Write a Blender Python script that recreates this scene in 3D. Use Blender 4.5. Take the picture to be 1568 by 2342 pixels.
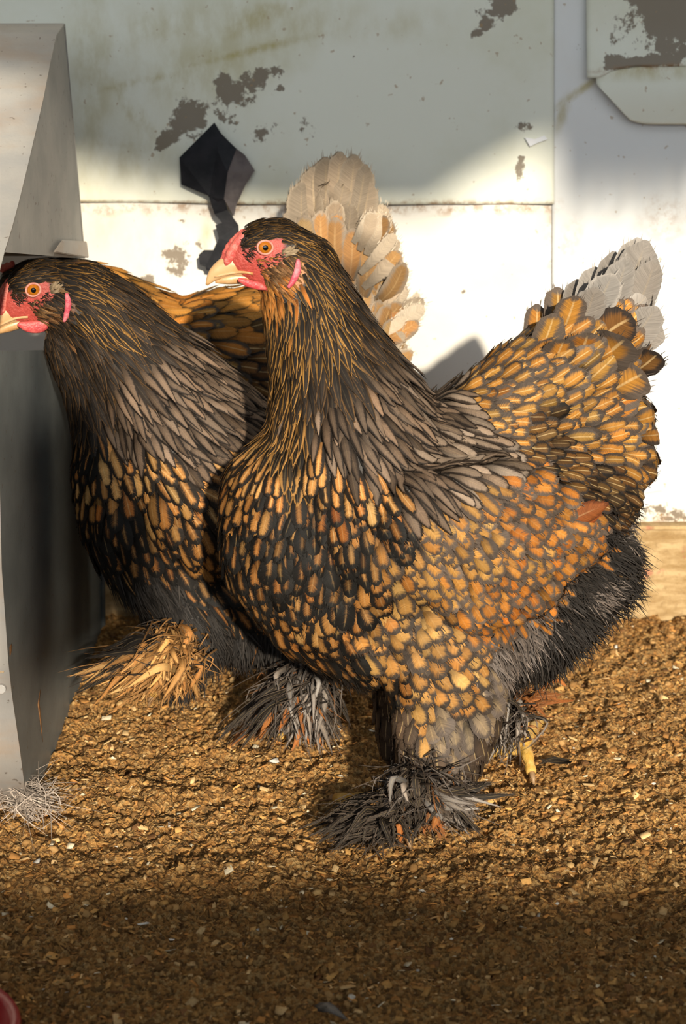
import bpy, bmesh, math, random
import numpy as np
from mathutils import Vector, Matrix
from mathutils.bvhtree import BVHTree

for o in list(bpy.data.objects):
    bpy.data.objects.remove(o)
scene = bpy.context.scene
COL = scene.collection

# ------------------------------------------------------------------ camera, light, exposure
FPX = 4370.0
PITCH = math.radians(14.0)
CAM = np.array([0.0, -1.45, 0.64])
cd = bpy.data.cameras.new('camera')
cd.sensor_fit = 'VERTICAL'
cd.sensor_height = 23.6
cd.sensor_width = 15.8
cd.lens = FPX / 2342.0 * 23.6
cd.clip_start = 0.05
cd.dof.use_dof = True
cd.dof.focus_distance = 1.60
cd.dof.aperture_fstop = 7.1
cam = bpy.data.objects.new('camera', cd)
cam.location = CAM
cam.rotation_euler = (math.pi / 2 - PITCH, 0, 0)
COL.objects.link(cam)
scene.camera = cam

SUN_DIR = Vector((-0.17, 1.0, -0.30)).normalized()      # the way the light travels
sd = bpy.data.lights.new('sun', 'SUN')
sd.energy = 6.0
sd.angle = math.radians(1.15)
sd.color = (1.0, 0.88, 0.70)
sun = bpy.data.objects.new('sun', sd)
sun.rotation_euler = SUN_DIR.to_track_quat('-Z', 'Y').to_euler()
sun.location = (1, -6, 4)
COL.objects.link(sun)

world = bpy.data.worlds.new('world')
scene.world = world
world.use_nodes = True
bg = world.node_tree.nodes['Background']
# the open sky lies beyond the coop's front; it is darker towards the roofed back and overhead
_nt = world.node_tree
_tc = _nt.nodes.new('ShaderNodeTexCoord'); _sp = _nt.nodes.new('ShaderNodeSeparateXYZ'); _nt.links.new(_tc.outputs['Generated'], _sp.inputs[0])
_mr = _nt.nodes.new('ShaderNodeMapRange'); _nt.links.new(_sp.outputs[1], _mr.inputs[0])
_mr.inputs[1].default_value = 0.0; _mr.inputs[2].default_value = -1.0; _mr.inputs[3].default_value = 0.0; _mr.inputs[4].default_value = 1.0
_pw = _nt.nodes.new('ShaderNodeMath'); _pw.operation = 'POWER'; _nt.links.new(_mr.outputs[0], _pw.inputs[0]); _pw.inputs[1].default_value = 7.0
_ma = _nt.nodes.new('ShaderNodeMath'); _ma.operation = 'MULTIPLY_ADD'; _nt.links.new(_pw.outputs[0], _ma.inputs[0]); _ma.inputs[1].default_value = 4.7; _ma.inputs[2].default_value = 0.05
_nt.links.new(_ma.outputs[0], bg.inputs[1])
bg.inputs[0].default_value = (0.90, 0.96, 1.0, 1)

vs = scene.view_settings
vs.view_transform = 'Standard'
vs.look = 'None'
vs.exposure = 0.0
vs.gamma = 1.0
vs.use_curve_mapping = False
scene.cycles.max_bounces = 5
scene.cycles.diffuse_bounces = 3
scene.cycles.transparent_max_bounces = 12

# ------------------------------------------------------------------ camera maths
cF = np.array([0, math.cos(PITCH), -math.sin(PITCH)])
cU = np.array([0, math.sin(PITCH), math.cos(PITCH)])
cR = np.array([1.0, 0, 0])


def ray(px, py):
    return cF + cR * ((px - 784) / FPX) + cU * ((1171 - py) / FPX)


def proj(P):
    d = np.asarray(P, float) - CAM
    z = d @ cF
    return np.stack([784 + FPX * (d @ cR) / z, 1171 - FPX * (d @ cU) / z], -1)


def on_y(px, py, y):
    r = ray(px, py)
    return CAM + r * ((y - CAM[1]) / r[1])


def on_x(px, py, x):
    r = ray(px, py)
    return CAM + r * ((x - CAM[0]) / r[0])


def on_z(px, py, z=0.0):
    r = ray(px, py)
    return CAM + r * ((z - CAM[2]) / r[2])


# ------------------------------------------------------------------ noise
def _hash(ix, iy, seed):
    n = (ix.astype(np.int64) * 374761393 + iy.astype(np.int64) * 668265263 + seed * 2147483647) & 0xFFFFFFFF
    n = ((n ^ (n >> 13)) * 1274126177) & 0xFFFFFFFF
    return ((n ^ (n >> 16)) & 0xFFFF) / 65535.0


def vnoise(x, y, seed=0):
    x = np.asarray(x, float); y = np.asarray(y, float)
    ix = np.floor(x); iy = np.floor(y)
    fx = x - ix; fy = y - iy
    fx = fx * fx * (3 - 2 * fx); fy = fy * fy * (3 - 2 * fy)
    a = _hash(ix, iy, seed); b = _hash(ix + 1, iy, seed)
    c = _hash(ix, iy + 1, seed); d = _hash(ix + 1, iy + 1, seed)
    return (a * (1 - fx) + b * fx) * (1 - fy) + (c * (1 - fx) + d * fx) * fy


def fbm(x, y, seed=0, octv=4):
    s = 0; a = 0.5; t = 0
    for i in range(octv):
        s = s + a * vnoise(np.asarray(x) * 2 ** i, np.asarray(y) * 2 ** i, seed + i * 7)
        t += a; a *= 0.5
    return s / t


def sm(x, a, b):
    t = np.clip((np.asarray(x, float) - a) / (b - a), 0, 1)
    return t * t * (3 - 2 * t)


# ------------------------------------------------------------------ scene helpers
def tag(o, label=None, cat=None, group=None, kind=None):
    if label: o['label'] = label
    if cat: o['category'] = cat
    if group: o['group'] = group
    if kind: o['kind'] = kind
    return o


def link(name, me, mat=None, parent=None, smooth=True):
    o = bpy.data.objects.new(name, me)
    COL.objects.link(o)
    if mat is not None: me.materials.append(mat)
    if smooth and len(me.polygons):
        me.polygons.foreach_set('use_smooth', [True] * len(me.polygons))
    if parent is not None: o.parent = parent
    return o


def empty(name, loc=(0, 0, 0), rz=0.0):
    o = bpy.data.objects.new(name, None)
    o.empty_display_size = 0.03
    o.location = loc
    o.rotation_euler = (0, 0, rz)
    COL.objects.link(o)
    return o


def mesh_np(name, V, F):
    me = bpy.data.meshes.new(name)
    V = np.asarray(V, np.float32).reshape(-1, 3)
    F = np.asarray(F, np.int32)
    k = F.shape[1]
    me.vertices.add(len(V)); me.vertices.foreach_set('co', V.ravel())
    me.loops.add(F.size); me.loops.foreach_set('vertex_index', F.ravel())
    me.polygons.add(len(F)); me.polygons.foreach_set('loop_start', np.arange(0, F.size, k, dtype=np.int32))
    me.update(calc_edges=True)
    return me


def set_col(me, name, C):
    C = np.asarray(C, np.float32)
    if C.shape[1] == 3: C = np.concatenate([C, np.ones((len(C), 1), np.float32)], 1)
    at = me.attributes.new(name, 'FLOAT_COLOR', 'POINT')
    at.data.foreach_set('color', C.ravel())


def set_vec(me, name, C):
    at = me.attributes.new(name, 'FLOAT_VECTOR', 'POINT')
    at.data.foreach_set('vector', np.asarray(C, np.float32).ravel())


def grid_faces(nr, nc):
    i = np.arange(nr * nc).reshape(nr, nc)
    return np.stack([i[:-1, :-1], i[:-1, 1:], i[1:, 1:], i[1:, :-1]], -1).reshape(-1, 4)


def bake(me, mods, name):
    """run modifiers over a mesh and return the result as plain mesh data"""
    o = bpy.data.objects.new('bake_source', me)
    COL.objects.link(o)
    for typ, kw in mods:
        m = o.modifiers.new(typ, typ)
        for k, v in kw.items(): setattr(m, k, v)
    dg = bpy.context.evaluated_depsgraph_get()
    out = bpy.data.meshes.new_from_object(o.evaluated_get(dg))
    out.name = name
    bpy.data.objects.remove(o)
    bpy.data.meshes.remove(me)
    return out


_ico = {}


def unit_sphere(sub):
    if sub not in _ico:
        bm = bmesh.new()
        bmesh.ops.create_icosphere(bm, subdivisions=sub, radius=1)
        bm.verts.ensure_lookup_table()
        V = np.array([v.co[:] for v in bm.verts]); F = np.array([[v.index for v in f.verts] for f in bm.faces])
        bm.free(); _ico[sub] = (V, F)
    return _ico[sub]


def blob_mesh(name, balls, voxel, smooth_it=6, sub=2):
    """union of ellipsoids (x, y, z, rx, ry, rz) as one continuous surface"""
    SV, SF = unit_sphere(sub)
    Vs = []; Fs = []; n = 0
    for b in balls:
        Vs.append(SV * np.array(b[3:6]) + np.array(b[:3])); Fs.append(SF + n); n += len(SV)
    me = mesh_np(name, np.concatenate(Vs), np.concatenate(Fs))
    return bake(me, [('REMESH', dict(mode='VOXEL', voxel_size=voxel, use_smooth_shade=True)),
                     ('SMOOTH', dict(factor=0.5, iterations=smooth_it))], name)


def tube_mesh(name, pts, radii, seg=10, flat=1.0, axis=None, cap=True):
    """tapered tube through pts (local coords); flat scales the radius along `axis`"""
    pts = [np.asarray(p, float) for p in pts]
    V = []; n = len(pts)
    ax = np.array(axis if axis is not None else (0, 1, 0), float)
    for i, p in enumerate(pts):
        t = pts[min(i + 1, n - 1)] - pts[max(i - 1, 0)]
        t /= np.linalg.norm(t) + 1e-9
        s = ax - t * (ax @ t); s /= np.linalg.norm(s) + 1e-9
        u = np.cross(t, s)
        for k in range(seg):
            a = 2 * math.pi * k / seg
            V.append(p + radii[i] * (math.cos(a) * s * flat + math.sin(a) * u))
    F = []
    for i in range(n - 1):
        for k in range(seg):
            a = i * seg + k; b = i * seg + (k + 1) % seg
            F.append((a, b, b + seg, a + seg))
    me = bpy.data.meshes.new(name)
    if cap:
        F.append(tuple(range(seg - 1, -1, -1))); F.append(tuple(range((n - 1) * seg, n * seg)))
    me.from_pydata([tuple(v) for v in V], [], F)
    me.update()
    return me


def smooth_poly(P, n):
    """Catmull-Rom resample of a polyline (k-dim) to n points"""
    P = np.asarray(P, float)
    if len(P) == 2: return P[0] + (P[1] - P[0]) * np.linspace(0, 1, n)[:, None]
    Q = np.concatenate([[2 * P[0] - P[1]], P, [2 * P[-1] - P[-2]]])
    out = []
    for s in np.linspace(0, len(P) - 1 - 1e-6, n):
        i = int(s); t = s - i
        a, b, c, d = Q[i:i + 4]
        out.append(0.5 * ((2 * b) + (c - a) * t + (2 * a - 5 * b + 4 * c - d) * t * t + (3 * b - a - 3 * c + d) * t ** 3))
    return np.array(out)


# ------------------------------------------------------------------ material helpers
def new_mat(name):
    m = bpy.data.materials.new(name)
    m.use_nodes = True
    nt = m.node_tree
    return m, nt, nt.nodes['Principled BSDF']


class NT:
    def __init__(self, nt): self.nt = nt

    def node(self, typ, **kw):
        n = self.nt.nodes.new(typ)
        for k, v in kw.items(): setattr(n, k, v)
        return n

    def put(self, sock, v):
        if isinstance(v, bpy.types.NodeSocket): self.nt.links.new(v, sock)
        elif v is not None: sock.default_value = v

    def math(self, op, a, b=None, c=None, clamp=False):
        n = self.node('ShaderNodeMath', operation=op); n.use_clamp = clamp
        self.put(n.inputs[0], a); self.put(n.inputs[1], b)
        if c is not None: self.put(n.inputs[2], c)
        return n.outputs[0]

    def mix(self, f, a, b, blend='MIX'):
        n = self.node('ShaderNodeMix', data_type='RGBA', blend_type=blend)
        self.put(n.inputs[0], f); self.put(n.inputs[6], a); self.put(n.inputs[7], b)
        return n.outputs[2]

    def ramp01(self, v, a, b):
        n = self.node('ShaderNodeMapRange', interpolation_type='SMOOTHSTEP')
        self.put(n.inputs[0], v); self.put(n.inputs[1], a); self.put(n.inputs[2], b)
        return n.outputs[0]

    def noise(self, vec=None, scale=5, detail=4, rough=0.55, out=0):
        n = self.node('ShaderNodeTexNoise')
        if vec is not None: self.put(n.inputs['Vector'], vec)
        n.inputs['Scale'].default_value = scale; n.inputs['Detail'].default_value = detail; n.inputs['Roughness'].default_value = rough
        return n.outputs[out]

    def attr(self, name): return self.node('ShaderNodeAttribute', attribute_name=name)

    def obj(self): return self.node('ShaderNodeTexCoord').outputs['Object']

    def scaled(self, vec, s):
        n = self.node('ShaderNodeMapping'); self.put(n.inputs[0], vec); n.inputs['Scale'].default_value = s
        return n.outputs[0]

    def bump(self, h, strength, dist, bsdf):
        n = self.node('ShaderNodeBump'); self.put(n.inputs['Height'], h)
        n.inputs['Strength'].default_value = strength; n.inputs['Distance'].default_value = dist
        self.nt.links.new(n.outputs[0], bsdf.inputs['Normal'])


def c4(c): return (c[0], c[1], c[2], 1.0)


def mottled(name, c0, c1, scale=30, rough=0.6, bump=0.0, bscale=80, metal=0.0, spec=0.4, sss=0.0):
    m, nt, b = new_mat(name); N = NT(nt); oc = N.obj()
    N.put(b.inputs['Base Color'], N.mix(N.ramp01(N.noise(oc, scale), 0.35, 0.65), c4(c0), c4(c1)))
    b.inputs['Roughness'].default_value = rough; b.inputs['Metallic'].default_value = metal
    b.inputs['Specular IOR Level'].default_value = spec
    if sss:
        b.inputs['Subsurface Weight'].default_value = sss; b.inputs['Subsurface Scale'].default_value = 0.004
        b.inputs['Subsurface Radius'].default_value = (1, 0.3, 0.2)
    if bump: N.bump(N.noise(oc, bscale, 3), bump, 0.002, b)
    return m


def feather_material():
    m, nt, b = new_mat('feather'); N = NT(nt)
    uv = N.attr('fuv').outputs['Vector']
    sx = N.node('ShaderNodeSeparateXYZ'); N.put(sx.inputs[0], uv)
    u, v, asp = sx.outputs
    au = N.math('ABSOLUTE', u)
    pr = N.node('ShaderNodeSeparateColor'); pa = N.attr('fp'); N.put(pr.inputs[0], pa.outputs['Color'])
    lace, shaft, rnd = pr.outputs; fray = pa.outputs['Alpha']
    # barb streaks run out and forward from the shaft
    w = N.math('SUBTRACT', N.math('MULTIPLY', v, asp), N.math('MULTIPLY', au, 0.7))
    cx = N.node('ShaderNodeCombineXYZ')
    N.put(cx.inputs[0], N.math('MULTIPLY', w, 13.0)); N.put(cx.inputs[1], N.math('MULTIPLY', rnd, 91.0)); N.put(cx.inputs[2], N.math('MULTIPLY', au, 0.8))
    st = N.noise(cx.outputs[0], 1.0, 3, 0.6)
    cx2 = N.node('ShaderNodeCombineXYZ')
    N.put(cx2.inputs[0], N.math('MULTIPLY', v, 2.2)); N.put(cx2.inputs[1], N.math('MULTIPLY', rnd, 57.0)); N.put(cx2.inputs[2], N.math('MULTIPLY', u, 1.4))
    bl = N.noise(cx2.outputs[0], 1.0, 2, 0.5)
    d = N.math('MINIMUM', N.math('SUBTRACT', 1.0, au), N.math('MULTIPLY', N.math('SUBTRACT', 1.0, v), asp))
    d2 = N.math('ADD', d, N.math('ADD', N.math('MULTIPLY', N.math('SUBTRACT', bl, 0.5), 0.6), N.math('MULTIPLY', N.math('SUBTRACT', st, 0.5), 0.45)))
    msk = N.ramp01(d2, N.math('SUBTRACT', lace, 0.17), N.math('ADD', lace, 0.22))
    col = N.mix(msk, N.attr('fb').outputs['Color'], N.attr('fa').outputs['Color'])
    sh = N.math('MULTIPLY', N.math('MULTIPLY', N.ramp01(au, 0.09, 0.03), shaft), N.ramp01(v, 0.95, 0.75))
    col = N.mix(sh, col, (0.62, 0.45, 0.22, 1))
    val = N.math('MULTIPLY', N.math('ADD', 0.45, N.math('MULTIPLY', st, 1.1)), N.math('ADD', 0.75, N.math('MULTIPLY', rnd, 0.5)))
    val = N.math('MULTIPLY', val, N.math('ADD', 0.35, N.math('MULTIPLY', N.ramp01(v, 0.08, 0.58), 0.65)))   # darker base: downy tone plus painted shade of gaps between feathers
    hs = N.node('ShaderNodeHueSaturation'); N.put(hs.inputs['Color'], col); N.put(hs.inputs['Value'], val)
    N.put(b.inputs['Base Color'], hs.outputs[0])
    b.inputs['Roughness'].default_value = 0.58
    b.inputs['Specular IOR Level'].default_value = 0.13
    N.bump(st, 0.25, 0.001, b)
    al = N.math('GREATER_THAN', N.math('ADD', d, 0.02), N.math('MULTIPLY', fray, st))
    N.put(b.inputs['Alpha'], al)
    return m


def skin_material():
    m, nt, b = new_mat('bird_skin'); N = NT(nt); oc = N.obj()
    n = N.noise(oc, 260, 3)
    hs = N.node('ShaderNodeHueSaturation'); N.put(hs.inputs['Color'], N.attr('bc').outputs['Color'])
    N.put(hs.inputs['Value'], N.math('ADD', 0.7, N.math('MULTIPLY', n, 0.6)))
    N.put(b.inputs['Base Color'], hs.outputs[0])
    b.inputs['Roughness'].default_value = 0.55
    N.bump(N.noise(oc, 420, 2), 0.5, 0.002, b)
    return m


M = {}
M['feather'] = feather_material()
M['skin'] = skin_material()
M['comb'] = mottled('comb_red', (0.50, 0.075, 0.065), (0.62, 0.16, 0.125), 190, 0.5, 0.7, 330, sss=0.1)
M['wattle'] = mottled('wattle_red', (0.50, 0.05, 0.06), (0.60, 0.12, 0.11), 150, 0.42, 0.5, 300, sss=0.1)
M['lobe'] = mottled('earlobe_pink', (0.58, 0.08, 0.12), (0.72, 0.22, 0.25), 150, 0.45, 0.5, 300, sss=0.1)
M['lid'] = mottled('eyelid', (0.55, 0.20, 0.16), (0.62, 0.30, 0.24), 200, 0.5, 0.4, 400)
M['beak'] = mottled('beak_horn', (0.48, 0.24, 0.085), (0.60, 0.38, 0.19), 60, 0.35, 0.15, 200, spec=0.5)
M['iris'] = mottled('iris', (0.46, 0.16, 0.012), (0.36, 0.11, 0.008), 400, 0.12, spec=0.6)
M['pupil'] = mottled('pupil', (0.003, 0.003, 0.003), (0.006, 0.006, 0.006), 50, 0.04, spec=0.8)
M['leg'] = mottled('yellow_leg', (0.62, 0.36, 0.07), (0.75, 0.48, 0.14), 120, 0.5, 0.5, 350)
M['claw'] = mottled('claw', (0.22, 0.13, 0.07), (0.4, 0.26, 0.14), 100, 0.4)

# ------------------------------------------------------------------ the setting
WALL_Y = 0.66


def px_grid_sheet(name, top, bot, xr, y, nx, ny, ripple=None, mat=None, thick=0.0015, stains=(), tint=None):
    """sheet on the back wall: top / bottom are polylines in photo pixels, laid out on the plane at depth y"""
    xs = np.linspace(xr[0], xr[1], nx)
    yt = np.interp(xs, [p[0] for p in top], [p[1] for p in top])
    yb = np.interp(xs, [p[0] for p in bot], [p[1] for p in bot])
    T = np.linspace(0, 1, ny)[:, None]
    PX = np.broadcast_to(xs, (ny, nx)); PY = yt * (1 - T) + yb * T
    V = np.array([[on_y(PX[i, j], PY[i, j], y) for j in range(nx)] for i in range(ny)])
    if ripple is not None: V[..., 1] += ripple(PX, PY)
    me = mesh_np(name, V.reshape(-1, 3), grid_faces(ny, nx)[:, ::-1])
    st = np.zeros((ny, nx, 3))
    for (sx, sy, rx, ry, rot, amp, ch) in stains:
        c, s = math.cos(math.radians(rot)), math.sin(math.radians(rot))
        dx = PX - sx; dy = PY - sy
        q = np.sqrt(((dx * c + dy * s) / rx) ** 2 + ((-dx * s + dy * c) / ry) ** 2)
        st[..., ch] = np.maximum(st[..., ch], amp * np.clip(1.25 - q, 0, 1))
    set_col(me, 'stain', st.reshape(-1, 3))
    o = link(name, me, mat)
    if thick:
        sm_ = o.modifiers.new('thickness', 'SOLIDIFY'); sm_.thickness = thick; sm_.offset = 0
    return o


def sheet_material(name, base, tint, stain=(0.165, 0.125, 0.085), rough=0.5, grime=0.5, speck=0.6):
    m, nt, b = new_mat(name); N = NT(nt); oc = N.obj()
    big = N.noise(oc, 6, 5, 0.6); fine = N.noise(oc, 55, 6, 0.7)
    col = N.mix(N.math('MULTIPLY', N.ramp01(big, 0.42, 0.7), grime), c4(base), c4(tint))
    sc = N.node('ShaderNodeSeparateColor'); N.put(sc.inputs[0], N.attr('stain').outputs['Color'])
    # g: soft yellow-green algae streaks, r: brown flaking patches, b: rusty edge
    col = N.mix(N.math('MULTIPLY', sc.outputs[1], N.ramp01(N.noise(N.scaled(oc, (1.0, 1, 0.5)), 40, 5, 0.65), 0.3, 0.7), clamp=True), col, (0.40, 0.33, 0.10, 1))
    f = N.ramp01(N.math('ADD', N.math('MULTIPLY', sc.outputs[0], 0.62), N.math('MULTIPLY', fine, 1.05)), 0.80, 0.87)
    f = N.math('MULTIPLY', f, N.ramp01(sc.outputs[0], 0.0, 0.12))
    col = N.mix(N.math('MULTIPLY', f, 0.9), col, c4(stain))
    rb = N.math('MULTIPLY', sc.outputs[2], N.ramp01(N.noise(oc, 90, 5, 0.7), 0.4, 0.62))
    col = N.mix(rb, col, (0.30, 0.15, 0.05, 1))
    sp = N.math('MULTIPLY', N.ramp01(N.noise(oc, 120, 2, 0.5), 0.70, 0.76), speck)
    col = N.mix(sp, col, (0.34, 0.22, 0.10, 1))
    N.put(b.inputs['Base Color'], col)
    b.inputs['Roughness'].default_value = rough
    b.inputs['Specular IOR Level'].default_value = 0.3
    N.bump(N.noise(oc, 18, 3), 0.15, 0.01, b)
    return m


def box_mesh(name, lo, hi):
    bm = bmesh.new(); bmesh.ops.create_cube(bm, size=1)
    for v in bm.verts:
        v.co = [lo[i] + (v.co[i] + 0.5) * (hi[i] - lo[i]) for i in range(3)]
    me = bpy.data.meshes.new(name); bm.to_mesh(me); bm.free()
    return me


M['wallback'] = mottled('wall_board', (0.55, 0.52, 0.46), (0.66, 0.63, 0.56), 12, 0.8, 0.3, 60)
M['sheet_green'] = sheet_material('yellowed_plastic', (0.74, 0.755, 0.66), (0.64, 0.64, 0.49), grime=0.8)
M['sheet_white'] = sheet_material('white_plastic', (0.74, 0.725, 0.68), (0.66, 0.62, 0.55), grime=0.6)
M['sheet_cool'] = sheet_material('white_sheet', (0.72, 0.735, 0.735), (0.68, 0.66, 0.61), grime=0.4)

tag(link('wall_back', box_mesh('wall_back', (-1.6, 0.668, -0.02), (1.6, 0.70, 1.6)), M['wallback'], smooth=False), kind='structure')


def rip_low(X, Y):
    return -0.0015 * np.sin(X / 60 + Y / 200) - 0.003 * vnoise(X / 200, Y / 240, 3)


def rip_right(X, Y):
    d = X * 0.85 + Y * 0.4
    a = sm(Y, 300, 520)
    k = sm(X, 1270, 1340)
    return -k * a * (0.0010 * np.sin(d / 11 + 5 * vnoise(X / 140, Y / 140, 5)) + 0.004 * vnoise(X / 70, Y / 110, 8)) - k * 0.004 * vnoise(X / 260, Y / 200, 9)


edge_rust = [(x, 466, 46, 9, 0, 0.9, 2) for x in range(180, 1290, 50)]
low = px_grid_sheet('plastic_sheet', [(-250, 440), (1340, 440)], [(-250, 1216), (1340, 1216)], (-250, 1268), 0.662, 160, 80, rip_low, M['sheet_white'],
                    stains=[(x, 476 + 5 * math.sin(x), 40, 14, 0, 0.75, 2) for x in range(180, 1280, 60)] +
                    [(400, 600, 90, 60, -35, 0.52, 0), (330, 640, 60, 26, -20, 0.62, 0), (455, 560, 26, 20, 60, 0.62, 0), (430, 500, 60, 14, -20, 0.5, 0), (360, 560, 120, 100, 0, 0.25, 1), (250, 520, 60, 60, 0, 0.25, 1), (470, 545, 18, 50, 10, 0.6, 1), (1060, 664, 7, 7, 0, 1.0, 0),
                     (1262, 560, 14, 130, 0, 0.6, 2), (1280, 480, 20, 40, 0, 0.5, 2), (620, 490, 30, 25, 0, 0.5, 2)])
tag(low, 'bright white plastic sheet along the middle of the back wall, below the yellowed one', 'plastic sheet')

up = px_grid_sheet('plastic_sheet', [(-250, -220), (1300, -220)], [(-250, 460), (300, 462), (700, 468), (1000, 466), (1300, 466)], (-250, 1266), 0.656, 180, 90,
                   lambda X, Y: -0.004 * vnoise(X / 300, Y / 260, 21) - 0.003 * sm(Y, 380, 468) * vnoise(X / 90, 0 * Y, 4),
                   M['sheet_green'],
                   stains=edge_rust + [(430, 270, 75, 55, -40, 0.80, 0), (380, 320, 45, 28, -30, 0.85, 0), (545, 210, 100, 60, -25, 0.62, 0), (600, 170, 80, 28, -12, 0.66, 0), (520, 260, 60, 60, 0, 0.5, 0),
                                       (610, 300, 60, 40, -30, 0.55, 0), (510, 190, 40, 45, 0, 0.75, 0), (700, 295, 40, 38, 20, 0.48, 0), (640, 203, 13, 11, 0, 0.9, 0),
                                       (1150, 10, 75, 40, -25, 0.85, 0), (1085, 75, 25, 22, -30, 0.62, 0), (1110, 55, 30, 24, -30, 0.75, 0), (1196, 292, 26, 22, 0, 0.72, 0), (1188, 385, 20, 40, 5, 0.82, 0),
                                       (330, 185, 170, 12, -12, 0.9, 1), (560, 120, 250, 14, -14, 0.9, 1), (560, 60, 120, 40, -20, 0.7, 1), (290, 240, 14, 90, -28, 0.9, 1), (330, 270, 16, 70, -25, 0.9, 1),
                                       (600, 30, 120, 30, -14, 0.8, 1), (250, 330, 80, 8, 3, 0.8, 1), (190, 120, 20, 150, -8, 0.5, 1), (420, 130, 80, 60, -30, 0.4, 1), (340, 400, 40, 60, 0, 0.3, 1), (810, 130, 14, 8, 0, 0.6, 0),
                                       (470, 150, 220, 100, -14, 0.5, 1), (215, 200, 70, 280, 0, 0.5, 1), (700, 60, 160, 60, -14, 0.4, 1), (400, 60, 260, 70, -10, 0.45, 1), (300, 350, 120, 80, 0, 0.4, 1), (900, 60, 140, 40, -10, 0.3, 1)])
tag(up, 'yellowed plastic sheet with flaking brown patches high on the back wall', 'plastic sheet')

right = px_grid_sheet('plastic_sheet', [(1262, -220), (2300, -220)], [(1262, 1126), (1440, 1132), (1500, 1135), (1568, 1118), (2300, 1110)], (1262, 2300), 0.6585, 110, 170, rip_right, M['sheet_cool'],
                      stains=[(1275, 470, 10, 14, 0, 0.6, 2), (1300, 550, 26, 60, 20, 0.3, 2), (1520, 500, 60, 60, 20, 0.35, 2), (1320, 210, 90, 10, -35, 0.9, 1), (1285, 260, 12, 50, 15, 0.8, 1), (1310, 120, 40, 60, 0, 0.3, 0)])
tag(right, 'rippled white sheet hanging behind the raised tail of the front hen', 'plastic sheet')

fl = px_grid_sheet('plastic_sheet', [(1360, 178), (1400, 158), (1480, 148), (2300, 140)], [(1360, 190), (1440, 276), (1475, 284), (2300, 290)], (1362, 2300), 0.643, 60, 24,
                   lambda X, Y: -0.004 * np.sin((Y - 150) / 130 * math.pi) , M['sheet_green'], stains=[(1460, 160, 160, 26, 0, 0.7, 1), (1480, 150, 60, 14, 0, 0.8, 2)])
tag(fl, 'curled grey-green plastic flap under the big brown stain at the upper wall', 'plastic sheet')
st = px_grid_sheet('plastic_sheet', [(1375, -220), (2300, -220)], [(1372, 178), (1400, 160), (1450, 152), (2300, 148)], (1340, 2300), 0.646, 70, 60,
                   lambda X, Y: -0.006 * sm(Y, 60, 170), M['sheet_green'],
                   stains=[(1545, 30, 170, 180, 0, 0.80, 0), (1480, 140, 130, 22, -6, 0.95, 0), (1400, 140, 40, 22, -30, 0.8, 0), (1432, 50, 8, 22, 0, 0.75, 0), (1500, 156, 160, 9, -3, 1.0, 2), (1530, 100, 110, 60, 0, 0.72, 0)])
tag(st, 'plastic sheet with a large dark brown stain at the upper corner of the wall', 'plastic sheet')

M['scrap'] = mottled('white_scrap', (0.80, 0.82, 0.84), (0.86, 0.86, 0.88), 40, 0.6)
bm = bmesh.new()
vv = [bm.verts.new(on_y(px, py, 0.6515)) for px, py in [(1199, 314), (1222, 318), (1244, 310), (1252, 318), (1230, 326), (1211, 335)]]
bm.faces.new(vv[::-1])
r = bmesh.ops.extrude_face_region(bm, geom=bm.faces[:]); bmesh.ops.translate(bm, vec=(0, -0.0012, 0), verts=[g for g in r['geom'] if isinstance(g, bmesh.types.BMVert)])
bmesh.ops.recalc_face_normals(bm, faces=bm.faces)
me = bpy.data.meshes.new('paper_scrap'); bm.to_mesh(me); bm.free()
tag(link('paper_scrap', me, M['scrap'], smooth=False), 'tiny torn white scrap stuck on the yellowed sheet between two brown marks', 'scrap')

# speckled footing strip and brown base board
M['speckle'] = sheet_material('speckled_plaster', (0.80, 0.77, 0.70), (0.7, 0.62, 0.5), speck=1.0, grime=0.7)
sk = px_grid_sheet('trim_1', [(-250, 1116), (1440, 1130), (1568, 1112), (2300, 1105)], [(-250, 1207), (2300, 1207)], (-250, 2300), 0.655, 100, 12,
                   lambda X, Y: -0.006 * np.sin(np.clip((Y - 1120) / 90, 0, 1) * math.pi) - 0.004 * vnoise(X / 40, Y / 30, 2), M['speckle'],
                   stains=[(1520, 1175, 90, 40, 0, 0.52, 0), (1500, 1190, 80, 16, 0, 0.7, 2)])
tag(sk, kind='structure')


def board_material():
    m, nt, b = new_mat('base_board'); N = NT(nt); oc = N.obj()
    g = N.noise(N.scaled(oc, (8, 8, 30)), 3, 6, 0.65); f = N.noise(oc, 160, 4, 0.7)
    col = N.mix(N.ramp01(g, 0.35, 0.65), (0.33, 0.21, 0.085, 1), (0.55, 0.40, 0.21, 1))
    col = N.mix(N.math('MULTIPLY', N.ramp01(f, 0.5, 0.7), 0.5), col, (0.22, 0.13, 0.05, 1))
    col = N.mix(N.math('MULTIPLY', N.ramp01(N.noise(oc, 45, 4), 0.62, 0.7), 0.6), col, (0.42, 0.13, 0.09, 1))
    N.put(b.inputs['Base Color'], col); b.inputs['Roughness'].default_value = 0.85
    N.bump(f, 0.5, 0.003, b)
    return m


M['board'] = board_material()
zt = on_y(1500, 1205, 0.625)[2]
bm = bmesh.new(); me = box_mesh('baseboard_back', (-1.4, 0.625, -0.02), (1.4, 0.668, zt)); bm.from_mesh(me)
bmesh.ops.bevel(bm, geom=bm.edges[:], offset=0.004, segments=2, affect='EDGES'); bm.to_mesh(me); bm.free()
tag(link('baseboard_back', me, M['board'], smooth=False), kind='structure')

# unseen occluders added behind the camera, edges shaped to shade wall top and foreground
M['front'] = mottled('occluder_brown', (0.16, 0.12, 0.08), (0.22, 0.17, 0.11), 8, 0.9)
FY = -2.3


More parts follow.
